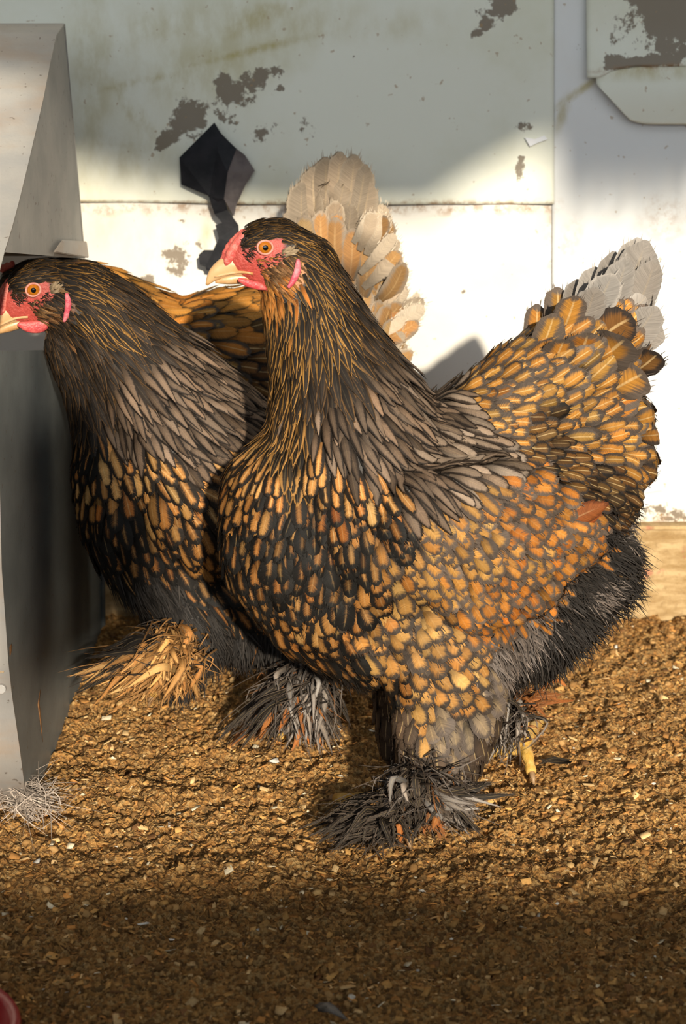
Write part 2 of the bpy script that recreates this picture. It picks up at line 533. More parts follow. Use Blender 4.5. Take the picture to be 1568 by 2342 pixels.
def back_to_front(P):
    P = np.asarray(P, float); d = np.array(SUN_DIR)
    return P + d * ((FY - P[1]) / d[1])


def outline_occluder(name, pts, z_end):
    bm = bmesh.new()
    lo = [bm.verts.new((x, FY, z)) for x, z in pts]; hi = [bm.verts.new((x, FY, z_end)) for x, z in pts]
    for i in range(len(pts) - 1): bm.faces.new((lo[i], lo[i + 1], hi[i + 1], hi[i]))
    r = bmesh.ops.extrude_face_region(bm, geom=bm.faces[:])
    bmesh.ops.translate(bm, vec=(0, -0.02, 0), verts=[g for g in r['geom'] if isinstance(g, bmesh.types.BMVert)])
    bmesh.ops.recalc_face_normals(bm, faces=bm.faces)
    me = bpy.data.meshes.new(name); bm.to_mesh(me); bm.free()
    return tag(link(name, me, M['front'], smooth=False), kind='structure')


edge = [back_to_front(on_y(px, py, WALL_Y)) for px, py in
        [(-100, 330), (180, 385), (210, 360), (240, 445), (275, 380), (310, 455), (345, 400), (380, 465), (420, 425), (460, 470), (500, 462), (600, 478), (800, 480), (990, 478), (1060, 425), (1150, 370), (1255, 315)] +
        [(1282 + 22 * k, (370 if k % 2 else 540) + 24 * math.sin(k * 1.9)) for k in range(16)] + [(1700, 460)]]
outline_occluder('occluder_upper', [(-3.0, edge[0][2] + 0.1)] + [(p[0], p[2]) for p in edge] + [(3.0, edge[-1][2])], 1.85)
edge = [back_to_front(on_z(px, py)) for px, py in [(-200, 1995), (200, 1990), (500, 1985), (750, 1975), (1000, 1990), (1250, 2015), (1500, 2000), (1750, 1995)]]
outline_occluder('occluder_lower', [(-3.0, edge[0][2])] + [(p[0], p[2]) for p in edge] + [(3.0, edge[-1][2])], 0.0)


# a rag added unseen in the opening, shaped to shade the feeder's flank
bm = bmesh.new()
kx = -SUN_DIR.x / SUN_DIR.y; kz = -SUN_DIR.z / SUN_DIR.y
blocker = [(-.262, .12), (-.140, .165), (-.125, .28), (-.185, .40), (-.205, .40), (-.205, .72), (-.215, .72), (-.215, .39), (-.262, .35)]
f = bm.faces.new([bm.verts.new((c - kx * FY, FY + 0.01, h - kz * FY)) for c, h in blocker])
r = bmesh.ops.extrude_face_region(bm, geom=[f]); bmesh.ops.translate(bm, vec=(0, -0.004, 0), verts=[g for g in r['geom'] if isinstance(g, bmesh.types.BMVert)])
bmesh.ops.triangulate(bm, faces=bm.faces[:]); bmesh.ops.recalc_face_normals(bm, faces=bm.faces)
me = bpy.data.meshes.new('occluder_patch'); bm.to_mesh(me); bm.free()
tag(link('occluder_patch', me, M['front'], smooth=False), kind='structure')


# ------------------------------------------------------------------ ground
def ground_h(x, y):
    h = 0.012 * (fbm(x * 9, y * 9, 1, 3) - 0.5) + 0.014 * (fbm(x * 38, y * 46, 11, 4) - 0.5)
    c = fbm(x * 110, y * 110, 31, 3)
    h = h + 0.0036 * sm(c, 0.50, 0.74) - 0.0045 * sm(c, 0.36, 0.24)
    h = h + 0.0030 * (vnoise(x * 260 + 40 * y, y * 330, 51) - 0.5) + 0.0022 * (vnoise(x * 620, y * 620, 57) - 0.5)
    return h - 0.002


def axis(lo, hi, n, a, b):
    inner = np.linspace(lo, hi, n)
    return np.concatenate([np.linspace(a, lo, 14)[:-1], inner, np.linspace(hi, b, 14)[1:]])


gx = axis(-0.40, 0.42, 620, -2.5, 2.5); gy = axis(-0.36, 0.64, 640, -2.4, 0.70)
GX, GY = np.meshgrid(gx, gy)
GZ = ground_h(GX, GY)
me = mesh_np('floor', np.stack([GX, GY, GZ], -1).reshape(-1, 3), grid_faces(len(gy), len(gx)))


def ground_material():
    m, nt, b = new_mat('earth'); N = NT(nt); oc = N.obj()
    v = N.node('ShaderNodeTexVoronoi'); N.put(v.inputs['Vector'], oc); v.inputs['Scale'].default_value = 330; v.inputs['Randomness'].default_value = 1
    sc = N.node('ShaderNodeSeparateColor'); N.put(sc.inputs[0], v.outputs['Color'])
    n1 = N.noise(oc, 45, 6, 0.65); n2 = N.noise(oc, 320, 4, 0.7)
    col = N.mix(N.ramp01(n1, 0.3, 0.7), (0.36, 0.172, 0.050, 1), (0.57, 0.312, 0.10, 1))
    col = N.mix(N.math('MULTIPLY', N.ramp01(sc.outputs[0], 0.62, 0.75), 0.8), col, (0.55, 0.35, 0.14, 1))
    col = N.mix(N.math('MULTIPLY', N.ramp01(sc.outputs[1], 0.65, 0.8), 0.8), col, (0.15, 0.08, 0.03, 1))
    col = N.mix(N.ramp01(n2, 0.5, 0.66), col, (0.19, 0.10, 0.038, 1))
    N.put(b.inputs['Base Color'], col); b.inputs['Roughness'].default_value = 0.9
    b.inputs['Specular IOR Level'].default_value = 0.2
    N.bump(N.math('ADD', n2, N.math('MULTIPLY', v.outputs['Distance'], 0.8)), 0.9, 0.004, b)
    return m


M['earth'] = ground_material()
floor = tag(link('floor', me, M['earth']), kind='structure')


def chip_material():
    m, nt, b = new_mat('wood_chips'); N = NT(nt); oc = N.obj()
    n = N.noise(oc, 420, 3)
    hs = N.node('ShaderNodeHueSaturation'); N.put(hs.inputs['Color'], N.attr('bc').outputs['Color']); N.put(hs.inputs['Value'], N.math('ADD', 0.65, N.math('MULTIPLY', n, 0.7)))
    N.put(b.inputs['Base Color'], hs.outputs[0]); b.inputs['Roughness'].default_value = 0.85; b.inputs['Specular IOR Level'].default_value = 0.2
    return m


M['chip'] = chip_material()


def scatter(name, n, seed, kind, size, label, palette, ylo=-0.36, yhi=0.62):
    rg = np.random.default_rng(seed)
    X = rg.uniform(-0.40, 0.42, n); Y = ylo + (yhi - ylo) * rg.random(n) ** 1.15
    keep = ~((X < -0.262) & (Y > 0.02)); X = X[keep]; Y = Y[keep]; n = len(X)
    Z = ground_h(X, Y)
    if kind == 'flake':
        B = np.array([[-1, -1, -.5], [1, -.8, -.5], [1, 1, -.5], [-1, .8, -.5], [-.8, -.8, .5], [.9, -.7, .5], [.8, .8, .5], [-.9, .7, .5]])
        F = np.array([[3, 2, 1, 0], [4, 5, 6, 7], [0, 1, 5, 4], [1, 2, 6, 5], [2, 3, 7, 6], [3, 0, 4, 7]])
    else:
        B, F = unit_sphere(1)
    L = np.minimum(size[0] * np.exp(rg.normal(0, size[1], n)), 0.0048)
    asp = rg.uniform(0.25, 0.8, n) if kind == 'flake' else rg.uniform(0.7, 1, n)
    th = rg.uniform(0.12, 0.4, n) if kind == 'flake' else rg.uniform(0.45, 0.75, n)
    V = np.broadcast_to(B, (n,) + B.shape).copy()
    V *= 1 + rg.normal(0, 0.17, V.shape)
    V *= np.stack([L, L * asp, L * asp * th if kind == 'flake' else L * th], -1)[:, None]
    az = rg.uniform(0, 2 * math.pi, n); tx = rg.normal(0, 0.4, n)
    c, s = np.cos(tx)[:, None], np.sin(tx)[:, None]
    y, z = V[..., 1] * c - V[..., 2] * s, V[..., 1] * s + V[..., 2] * c
    x = V[..., 0]
    ty = rg.normal(0, 0.3, n); c, s = np.cos(ty)[:, None], np.sin(ty)[:, None]
    x, z = x * c + z * s, -x * s + z * c
    c, s = np.cos(az)[:, None], np.sin(az)[:, None]
    x, y = x * c - y * s, x * s + y * c
    V = np.stack([x + X[:, None], y + Y[:, None], z + (Z + 0.25 * L * asp * (1 if kind == 'flake' else .9))[:, None]], -1)
    Fa = (F[None] + (np.arange(n) * len(B))[:, None, None]).reshape(-1, F.shape[1])
    me = mesh_np(name, V.reshape(-1, 3), Fa)
    P = np.array([p[:3] for p in palette]); w = np.array([p[3] for p in palette]); w /= w.sum()
    C = P[rg.choice(len(P), n, p=w)] * rg.uniform(0.7, 1.3, n)[:, None]
    set_col(me, 'bc', np.repeat(C, len(B), 0))
    return tag(link(name, me, M['chip'], smooth=(kind != 'flake')), label, 'litter', kind='stuff')


PAL = [(0.58, 0.325, 0.105, 5), (0.42, 0.205, 0.062, 4), (0.20, 0.098, 0.038, 2.4), (0.70, 0.47, 0.22, 2.4), (0.58, 0.27, 0.075, 1.2), (0.78, 0.68, 0.48, .5), (0.75, 0.72, 0.66, .14)]
scatter('wood_chips', 26000, 5, 'flake', (0.0015, 0.62), 'fine tan and brown wood chips strewn over the earth floor', PAL)
scatter('soil_crumbs', 3600, 6, 'clod', (0.0016, 0.6), 'brown soil crumbs scattered over the earth floor', [(0.36, 0.20, 0.07, 4), (0.44, 0.26, 0.10, 3), (0.24, 0.13, 0.045, 3), (0.45, 0.29, 0.12, 1), (0.7, 0.65, 0.56, .12)])

# ------------------------------------------------------------------ galvanised feeder
FX = -0.268


def metal_material(name, c0, c1, rough, warm=0.0):
    m, nt, b = new_mat(name); N = NT(nt); oc = N.obj()
    n = N.noise(N.scaled(oc, (10, 10, 14)), 1.5, 6, 0.6)
    sp = N.noise(oc, 150, 2, 0.5)
    col = N.mix(N.ramp01(n, 0.3, 0.7), c4(c0), c4(c1))
    if warm: col = N.mix(N.math('MULTIPLY', N.ramp01(N.noise(N.scaled(oc, (3, 3, 9)), 3, 5), 0.45, 0.65), warm), col, (0.52, 0.38, 0.27, 1))
    col = N.mix(N.math('MULTIPLY', N.ramp01(sp, 0.68, 0.74), 0.6), col, (0.12, 0.08, 0.05, 1))
    N.put(b.inputs['Base Color'], col)
    b.inputs['Metallic'].default_value = 0.35; b.inputs['Roughness'].default_value = rough
    N.bump(N.noise(N.scaled(oc, (60, 60, 6)), 3, 3), 0.08, 0.002, b)
    return m


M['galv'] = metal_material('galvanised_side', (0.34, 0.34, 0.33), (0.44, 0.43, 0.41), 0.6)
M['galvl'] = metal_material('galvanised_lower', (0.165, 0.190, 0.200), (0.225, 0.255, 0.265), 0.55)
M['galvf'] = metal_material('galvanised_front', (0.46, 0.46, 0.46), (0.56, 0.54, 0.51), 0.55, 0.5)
M['rust'] = mottled('rusty_bolt', (0.30, 0.20, 0.12), (0.42, 0.33, 0.22), 150, 0.7, 0.4, 200, metal=0.2)
M['stain'] = mottled('rust_streak', (0.16, 0.07, 0.025), (0.26, 0.13, 0.05), 200, 0.8)

feeder = empty('hopper_feeder', (FX - 0.15, 0.3, 0))
tag(feeder, 'grey galvanised sheet metal hopper feeder standing beside the hen that eats from it', 'feeder')
FO = np.array([FX - 0.15, 0.3, 0])


def side_plate(name, pix, mat, t=0.0016):
    bm = bmesh.new()
    vs_ = [bm.verts.new(on_x(px, py, FX) - FO) for px, py in pix]
    f = bm.faces.new(vs_)
    r = bmesh.ops.extrude_face_region(bm, geom=[f])
    bmesh.ops.translate(bm, vec=(-t, 0, 0), verts=[g for g in r['geom'] if isinstance(g, bmesh.types.BMVert)])
    bmesh.ops.triangulate(bm, faces=[q for q in bm.faces if len(q.verts) > 4])
    bmesh.ops.recalc_face_normals(bm, faces=bm.faces)
    me = bpy.data.meshes.new(name); bm.to_mesh(me); bm.free()
    return link(name, me, mat, feeder, smooth=False)


def curved_plate(name, prof, mat, width, t=0.0016, back=False):
    """sheet whose profile (pixels on the side plane) is drawn out towards -x"""
    bm = bmesh.new()
    P = [on_x(px, py, FX + 0.0005) - FO for px, py in prof]
    a = [bm.verts.new(p) for p in P]; b_ = [bm.verts.new(p - np.array([width, 0, 0])) for p in P]
    for i in range(len(P) - 1): bm.faces.new((a[i], a[i + 1], b_[i + 1], b_[i]))
    bmesh.ops.recalc_face_normals(bm, faces=bm.faces)
    me = bpy.data.meshes.new(name); bm.to_mesh(me); bm.free()
    o = link(name, me, mat, feeder)
    s = o.modifiers.new('thickness', 'SOLIDIFY'); s.thickness = t; s.offset = 0
    return o


lid_edge = [(147, 55), (129, 80), (115, 144), (99, 227), (85, 287), (64, 377), (45, 455), (27, 523), (10, 577), (1, 612), (-18, 690)]
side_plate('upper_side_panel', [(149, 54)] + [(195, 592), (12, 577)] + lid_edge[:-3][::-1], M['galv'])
curved_plate('sloping_lid', lid_edge, M['galvf'], 0.30)
curved_plate('back_panel', [(148, 62), (170, 300), (192, 585)], M['galv'], 0.30)
# pale folded corner tab at the foot of the upper panel
bm = bmesh.new()
vv = [bm.verts.new(on_x(px, py, FX + 0.003) - FO) for px, py in [(120, 577), (140, 549), (193, 552), (198, 590)]]
f = bm.faces.new(vv); r = bmesh.ops.extrude_face_region(bm, geom=[f])
bmesh.ops.translate(bm, vec=(0.0025, 0, 0), verts=[g for g in r['geom'] if isinstance(g, bmesh.types.BMVert)])
bmesh.ops.recalc_face_normals(bm, faces=bm.faces); bmesh.ops.bevel(bm, geom=bm.edges[:], offset=0.0008, segments=2, affect='EDGES')
me = bpy.data.meshes.new('corner_tab'); bm.to_mesh(me); bm.free()
link('corner_tab', me, M['galvf'], feeder, smooth=False)

near_edge = [(-8, 800), (-3, 1000), (4, 1300), (19, 1513), (27, 1587), (44, 1704), (61, 1832)]
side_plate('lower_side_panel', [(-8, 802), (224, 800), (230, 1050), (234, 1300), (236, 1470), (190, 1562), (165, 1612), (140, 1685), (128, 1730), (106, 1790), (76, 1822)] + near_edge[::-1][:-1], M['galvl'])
curved_plate('lower_front_panel', near_edge, M['galvf'], 0.30)
rim = [on_x(px, py, FX + 0.002) - FO for px, py in [(232, 1180), (234, 1300), (236, 1470)]]
link('edge_fold', tube_mesh('edge_fold', rim, [0.0028] * 3, 8), M['galvl'], feeder)
fr = on_x(12, 1520, FX)
for nm, (px, py), rad, hgt, seg, mt in [('bolt', (2, 1522), 0.0065, 0.005, 6, 'rust'), ('rivet', (3, 1576), 0.004, 0.002, 16, 'galvf')]:
    p = on_y(px, py, on_x(22, py, FX)[1] - 0.001) - FO
    me = tube_mesh(nm, [p + np.array([0, 0.002, 0]), p + np.array([0, -hgt * .7, 0]), p + np.array([0, -hgt, 0])], [rad, rad, rad * .8], seg, axis=(1, 0, 0))
    link(nm, me, M[mt], feeder, smooth=False)
for k, prof in enumerate([[(92, 1578, .3), (88, 1610, 1), (92, 1640, .9), (95, 1670, .5), (98, 1697, .15)], [(27, 1474, .3), (24, 1485, 1.1), (23, 1500, .3)]]):
    P = [on_x(px, py, FX + 0.0006) - FO for px, py, w in prof]
    link('rust_streak', tube_mesh('rust_streak', P, [0.0035 * p[2] for p in prof], 8, flat=0.2, axis=(1, 0, 0)), M['stain'], feeder)

# ------------------------------------------------------------------ black torn plastic on the wall
M['blackp'] = mottled('black_plastic', (0.006, 0.007, 0.010), (0.014, 0.014, 0.018), 60, 0.55, 0.3, 60, spec=0.2)
M['greyp'] = mottled('grey_plastic', (0.10, 0.088, 0.092), (0.17, 0.15, 0.15), 50, 0.5, 0.3, 60)  # paler grey for the right-hand face of the flap
flap = empty('torn_plastic_flap', on_y(500, 400, 0.64))
tag(flap, 'torn black plastic flap hanging on the wall behind the heads of the hens', 'plastic flap')
FB = on_y(500, 400, 0.64)


def flat_piece(name, pix, mat, parent, base, t=0.0015):
    bm = bmesh.new()
    f = bm.faces.new([bm.verts.new(on_y(px, py, y) - base) for px, py, y in pix][::-1])
    r = bmesh.ops.extrude_face_region(bm, geom=[f])
    bmesh.ops.translate(bm, vec=(0, t, 0), verts=[g for g in r['geom'] if isinstance(g, bmesh.types.BMVert)])
    bmesh.ops.triangulate(bm, faces=bm.faces[:])
    bmesh.ops.recalc_face_normals(bm, faces=bm.faces)
    me = bpy.data.meshes.new(name); bm.to_mesh(me); bm.free()
    return link(name, me, mat, parent, smooth=False)


flat_piece('folded_face', [(490, 280, .640), (505, 305, .636), (500, 340, .632), (478, 448, .630), (414, 422, .640), (410, 360, .640)], M['blackp'], flap, FB)
flat_piece('ridge', [(500, 300, .636), (540, 340, .628), (520, 395, .626), (512, 455, .626), (498, 462, .630), (476, 450, .632), (497, 345, .628)], M['blackp'], flap, FB)
flat_piece('grey_face', [(538, 338, .6285), (560, 355, .636), (582, 390, .644), (560, 425, .642), (540, 470, .640), (535, 495, .640), (510, 452, .6275), (519, 395, .6275)], M['greyp'], flap, FB)
flat_piece('hanging_strip', [(478, 452, .631), (512, 450, .629), (520, 480, .634), (545, 515, .636), (548, 560, .63), (530, 600, .63), (490, 620, .632), (472, 618, .634), (470, 610, .634), (456, 605, .634), (454, 583, .634), (466, 572, .634),
                             (488, 572, .634), (500, 545, .634), (492, 515, .634), (508, 510, .634), (490, 490, .633)], M['blackp'], flap, FB)

# red plastic rim at the lower corner
M['red'] = mottled('red_plastic', (0.36, 0.008, 0.012), (0.42, 0.012, 0.016), 20, 0.35, spec=0.5)
bc_ = on_z(-200, 2450, 0.0)
bucket = empty('red_pan', (bc_[0], bc_[1], 0.0))
tag(bucket, 'red plastic feed pan on the earth floor, only its rim in view', 'pan')
prof = [(0.0, 0.006), (0.055, 0.006), (0.062, 0.03), (0.068, 0.034), (0.0695, 0.031), (0.065, 0.0), (0.0, 0.0)]
V = []; F = []; sg = 40
for r_, z_ in prof:
    for k in range(sg):
        a = 2 * math.pi * k / sg; V.append((r_ * math.cos(a), r_ * math.sin(a), z_ - 0.001))
for i in range(len(prof) - 1):
    for k in range(sg): F.append((i * sg + k, i * sg + (k + 1) % sg, (i + 1) * sg + (k + 1) % sg, (i + 1) * sg + k))
me = bpy.data.meshes.new('pan_body'); me.from_pydata(V, [], F); me.update()
link('pan_body', me, M['red'], bucket)


# ------------------------------------------------------------------ feathers
FR = np.random.default_rng(99)
FRINGE = [1.0]


class Feathers:
    """collects feathers for one part and builds them as one mesh"""
    def __init__(self): self.V = []; self.F = []; self.UV = []; self.A = []; self.B = []; self.P = []; self.n = 0

    def add(self, spine, normals, W, shape, ca, cb, lace, shaft, fray, rnd, camber=0.18, nc=5, fringe=None):
        nr = len(spine); v = np.linspace(0, 1, nr)
        if shape == 'round': w = np.minimum(1, 0.45 + 1.25 * v) * np.sqrt(np.clip(1 - np.clip((v - 0.55) / 0.452, 0, 1) ** 2, 0, 1))
        elif shape == 'oval': w = np.minimum(1, 0.42 + 1.3 * v) * np.sqrt(np.clip(1 - np.clip((v - 0.6) / 0.402, 0, 1) ** 2.4, 0, 1))
        elif shape == 'point': w = np.sin(np.clip(0.16 + 0.84 * v, 0, 1) ** 0.8 * math.pi) ** 0.8
        else: w = (1 - v) ** 0.7 * 0.9 + 0.1 * (v < 0.99)
        w = np.maximum(w, 0.04)
        T = np.gradient(spine, axis=0); T /= np.linalg.norm(T, axis=1, keepdims=True) + 1e-9
        S = np.cross(normals, T); S /= np.linalg.norm(S, axis=1, keepdims=True) + 1e-9
        if shape != 'strand':
            ro = math.sin(rnd * 977.0) * 0.16
            S, normals = S * math.cos(ro) + normals * math.sin(ro), normals * math.cos(ro) - S * math.sin(ro)
        u = np.linspace(-1, 1, nc)
        hw = (W * 0.5 * w)[:, None, None]
        P = spine[:, None] + S[:, None] * (u[None, :, None] * hw) - normals[:, None] * (camber * (u ** 2)[None, :, None] * hw)
        N = nr * nc
        self.V.append(P.reshape(-1, 3)); self.F.append(grid_faces(nr, nc) + self.n); self.n += N
        L = np.linalg.norm(np.diff(spine, axis=0), axis=1).sum()
        uv = np.empty((nr, nc, 3)); uv[..., 0] = u[None]; uv[..., 1] = v[:, None]; uv[..., 2] = L / (W * 0.5)
        self.UV.append(uv.reshape(-1, 3))
        self.A.append(np.broadcast_to(ca, (N, 3))); self.B.append(np.broadcast_to(cb, (N, 3)))
        self.P.append(np.broadcast_to((lace, shaft, rnd, fray), (N, 4)))
        k = fringe if fringe is not None else (0 if shape == 'strand' else 16 if W > 0.013 else 10 if W > 0.007 else 4)
        if k:                                           # loose barbs along the rim
            rg = FR
            vv = rg.uniform(0.35, 0.99, k) ** 0.7; sg = rg.choice((-1, 1), k)
            fi = vv * (nr - 1); i0 = np.minimum(fi.astype(int), nr - 2); ft = (fi - i0)[:, None]
            rim = lambda A: A[i0] * (1 - ft) + A[i0 + 1] * ft
            C = rim(spine); Tt = rim(T); Ss = rim(S) * sg[:, None]; Nn = rim(normals)
            ww = np.interp(vv, v, w)[:, None] * W * 0.5
            a0 = C + Ss * ww * 0.82 - Nn * camber * ww * 0.7
            dr = Tt * rg.uniform(0.75, 1.1, (k, 1)) + Ss * rg.uniform(0.1, 0.5, (k, 1)) * (1 - vv[:, None] * 0.6) + Nn * rg.normal(0.0, 0.10, (k, 1))
            ln = W * rg.uniform(0.10, 0.30, (k, 1)) * FRINGE[0]
            wd = np.cross(dr, Nn); wd /= np.linalg.norm(wd, axis=1, keepdims=True) + 1e-9; wd *= np.clip(W * 0.022, 0.00012, 0.00034)
            q = np.stack([a0 - wd, a0 + wd, a0 + dr * ln * .55 - wd * .7, a0 + dr * ln * .55 + wd * .7, a0 + dr * ln - wd * .15, a0 + dr * ln + wd * .15 - Nn * ln * .1], 1)
            b0 = (self.n + 6 * np.arange(k))[:, None]
            self.F.append(np.concatenate([b0 + np.array([[0, 1, 3, 2]]), b0 + np.array([[2, 3, 5, 4]])])); self.n += 6 * k
            self.V.append(q.reshape(-1, 3))
            e = np.zeros((k, 6, 3)); e[..., 0] = 1; e[..., 1] = vv[:, None]; e[..., 2] = 2
            self.UV.append(e.reshape(-1, 3)); self.A.append(np.broadcast_to(cb, (6 * k, 3)))
            self.B.append(np.broadcast_to(np.asarray(cb) * 1.15, (6 * k, 3))); self.P.append(np.broadcast_to((lace, 0, rnd, 0), (6 * k, 4)))

    def build(self, name, parent):
        if not self.n: return None
        me = mesh_np(name, np.concatenate(self.V), np.concatenate(self.F))
        set_vec(me, 'fuv', np.concatenate(self.UV))
        set_col(me, 'fa', np.concatenate(self.A)); set_col(me, 'fb', np.concatenate(self.B)); set_col(me, 'fp', np.concatenate(self.P))
        return link(name, me, M['feather'], parent)


# kind: (shape, inner colour, outer colour, lace width, shaft, fray, lift, colour jitter)
GOLD = (0.40, 0.185, 0.045); ORNG = (0.34, 0.128, 0.022); DARK = (0.014, 0.011, 0.009); GRY = (0.17, 0.135, 0.112)
KIND = {
    'crown': ('point', (0.012, 0.009, 0.007), (0.17, 0.085, 0.018), 0.22, 0, 0.2, 0.03, 0.35),
    'cheek': ('point', (0.14, 0.07, 0.03), (0.30, 0.16, 0.06), 0.3, 0, 0.4, 0.05, 0.4),
    'throat': ('point', (0.36, 0.14, 0.03), (0.42, 0.21, 0.07), 0.3, 0, 0.5, 0.06, 0.3),
    'hackle': ('point', (0.018, 0.013, 0.010), (0.30, 0.155, 0.038), 0.30, 0.05, 0.15, 0.05, 0.4),
    'hackledark': ('point', (0.022, 0.017, 0.014), (0.10, 0.055, 0.022), 0.24, 0.05, 0.15, 0.05, 0.35),
    'cape': ('point', (0.135, 0.094, 0.066), (0.018, 0.013, 0.010), 0.42, 0.06, 0.15, 0.10, 0.5),
    'capegrey': ('oval', (0.215, 0.160, 0.118), (0.026, 0.018, 0.013), 0.40, 0.1, 0.15, 0.11, 0.4),
    'neckfront': ('point', (0.014, 0.011, 0.009), (0.30, 0.155, 0.045), 0.42, 0.1, 0.2, 0.06, 0.35),
    'goldspot': ('oval', (0.42, 0.20, 0.058), (0.016, 0.012, 0.009), 0.62, 0.35, 0.2, 0.08, 0.3),
    'breast': ('round', (0.29, 0.130, 0.034), DARK, 0.58, 0.12, 0.25, 0.08, 0.35),
    'breastdark': ('round', (0.20, 0.088, 0.024), (0.011, 0.010, 0.009), 0.80, 0.1, 0.3, 0.08, 0.45),  # near-black lacing; some breast shade is put into this colour too
    'belly': ('round', (0.36, 0.185, 0.052), (0.050, 0.038, 0.030), 0.50, 0.1, 0.22, 0.07, 0.3),
    'wing': ('round', ORNG, (0.085, 0.064, 0.050), 0.54, 0.1, 0.2, 0.08, 0.3),
    'winglight': ('round', (0.38, 0.185, 0.045), (0.090, 0.068, 0.054), 0.54, 0.1, 0.2, 0.07, 0.3),
    'saddle': ('oval', (0.34, 0.158, 0.032), (0.062, 0.047, 0.037), 0.54, 0.45, 0.2, 0.09, 0.3),
    'tailgold': ('oval', (0.36, 0.168, 0.032), (0.105, 0.082, 0.066), 0.50, 0.55, 0.12, 0.09, 0.22),
    'cleftshade': ('oval', (0.060, 0.032, 0.013), (0.014, 0.011, 0.009), 0.5, 0.3, 0.25, 0.1, 0.4),  # shadow between wing and tail painted as near-black feathers
    'taildark': ('oval', (0.13, 0.065, 0.02), (0.026, 0.020, 0.017), 0.45, 0.5, 0.2, 0.1, 0.4),
    'tailgrey': ('oval', (0.255, 0.230, 0.205), (0.295, 0.272, 0.248), 0.16, 0.1, 0.1, 0.06, 0.14),
    'tailbuff': ('oval', (0.26, 0.20, 0.14), (0.32, 0.26, 0.19), 0.2, 0.12, 0.2, 0.06, 0.15),
    'tailtan': ('oval', (0.29, 0.165, 0.065), (0.24, 0.190, 0.140), 0.34, 0.2, 0.15, 0.07, 0.22),
    'cushion': ('oval', (0.42, 0.34, 0.25), (0.48, 0.41, 0.32), 0.2, 0.05, 0.6, 0.15, 0.12),
    'thighgrey': ('round', (0.21, 0.155, 0.10), (0.115, 0.092, 0.077), 0.55, 0.15, 0.3, 0.08, 0.25),
    'shank': ('round', (0.070, 0.048, 0.033), (0.040, 0.028, 0.021), 0.3, 0.35, 0.35, 0.09, 0.35),
    'olive': ('oval', (0.36, 0.155, 0.030), (0.075, 0.042, 0.015), 0.3, 0.15, 0.2, 0.06, 0.35),
    'fluff': ('strand', (0.026, 0.023, 0.021), (0.045, 0.038, 0.034), 0.1, 0, 0, 0.3, 0.6),
    'fluffgrey': ('strand', (0.14, 0.115, 0.10), (0.17, 0.145, 0.13), 0.1, 0, 0, 0.3, 0.4),
    'fluffbrown': ('strand', (0.14, 0.070, 0.025), (0.18, 0.095, 0.037), 0.1, 0, 0, 0.3, 0.4),
    'foot': ('point', (0.024, 0.019, 0.015), (0.060, 0.045, 0.034), 0.3, 0.2, 0.45, 0.1, 0.6),
    'footgrey': ('point', (0.24, 0.21, 0.185), (0.10, 0.082, 0.070), 0.35, 0.2, 0.4, 0.1, 0.35),
    'footrust': ('oval', (0.30, 0.105, 0.028), (0.20, 0.085, 0.03), 0.3, 0.3, 0.3, 0.1, 0.3),
    'footgold': ('point', (0.50, 0.26, 0.085), (0.26, 0.13, 0.045), 0.3, 0.3, 0.4, 0.1, 0.35),
    'rust': ('oval', (0.17, 0.042, 0.009), (0.085, 0.024, 0.007), 0.2, 0.2, 0.1, 0.04, 0.25),
}
PART = {'crown': 'head_feathers', 'cheek': 'head_feathers', 'throat': 'head_feathers', 'hackle': 'neck_hackle', 'hackledark': 'neck_hackle', 'cape': 'neck_hackle', 'capegrey': 'neck_hackle', 'neckfront': 'neck_hackle',
        'goldspot': 'breast_feathers', 'breast': 'breast_feathers', 'breastdark': 'breast_feathers', 'belly': 'breast_feathers', 'wing': 'wing', 'winglight': 'wing', 'rust': 'wing',
        'saddle': 'saddle_feathers', 'tailgold': 'tail', 'taildark': 'saddle_feathers', 'cleftshade': 'saddle_feathers', 'tailgrey': 'tail', 'tailbuff': 'tail', 'tailtan': 'tail', 'cushion': 'tail', 'olive': 'saddle_feathers',
        'thighgrey': 'thigh_feathers', 'shank': 'thigh_feathers', 'fluff': 'fluff', 'fluffgrey': 'fluff', 'fluffbrown': 'fluff'}


def in_poly(px, py, poly):
    c = np.zeros(np.shape(px), bool); n = len(poly)
    for i in range(n):
        x0, y0 = poly[i]; x1, y1 = poly[(i + 1) % n]
        t = ((y0 > py) != (y1 > py)) & (px < (x1 - x0) * (py - y0) / ((y1 - y0) or 1e-9) + x0)
        c ^= t
    return c


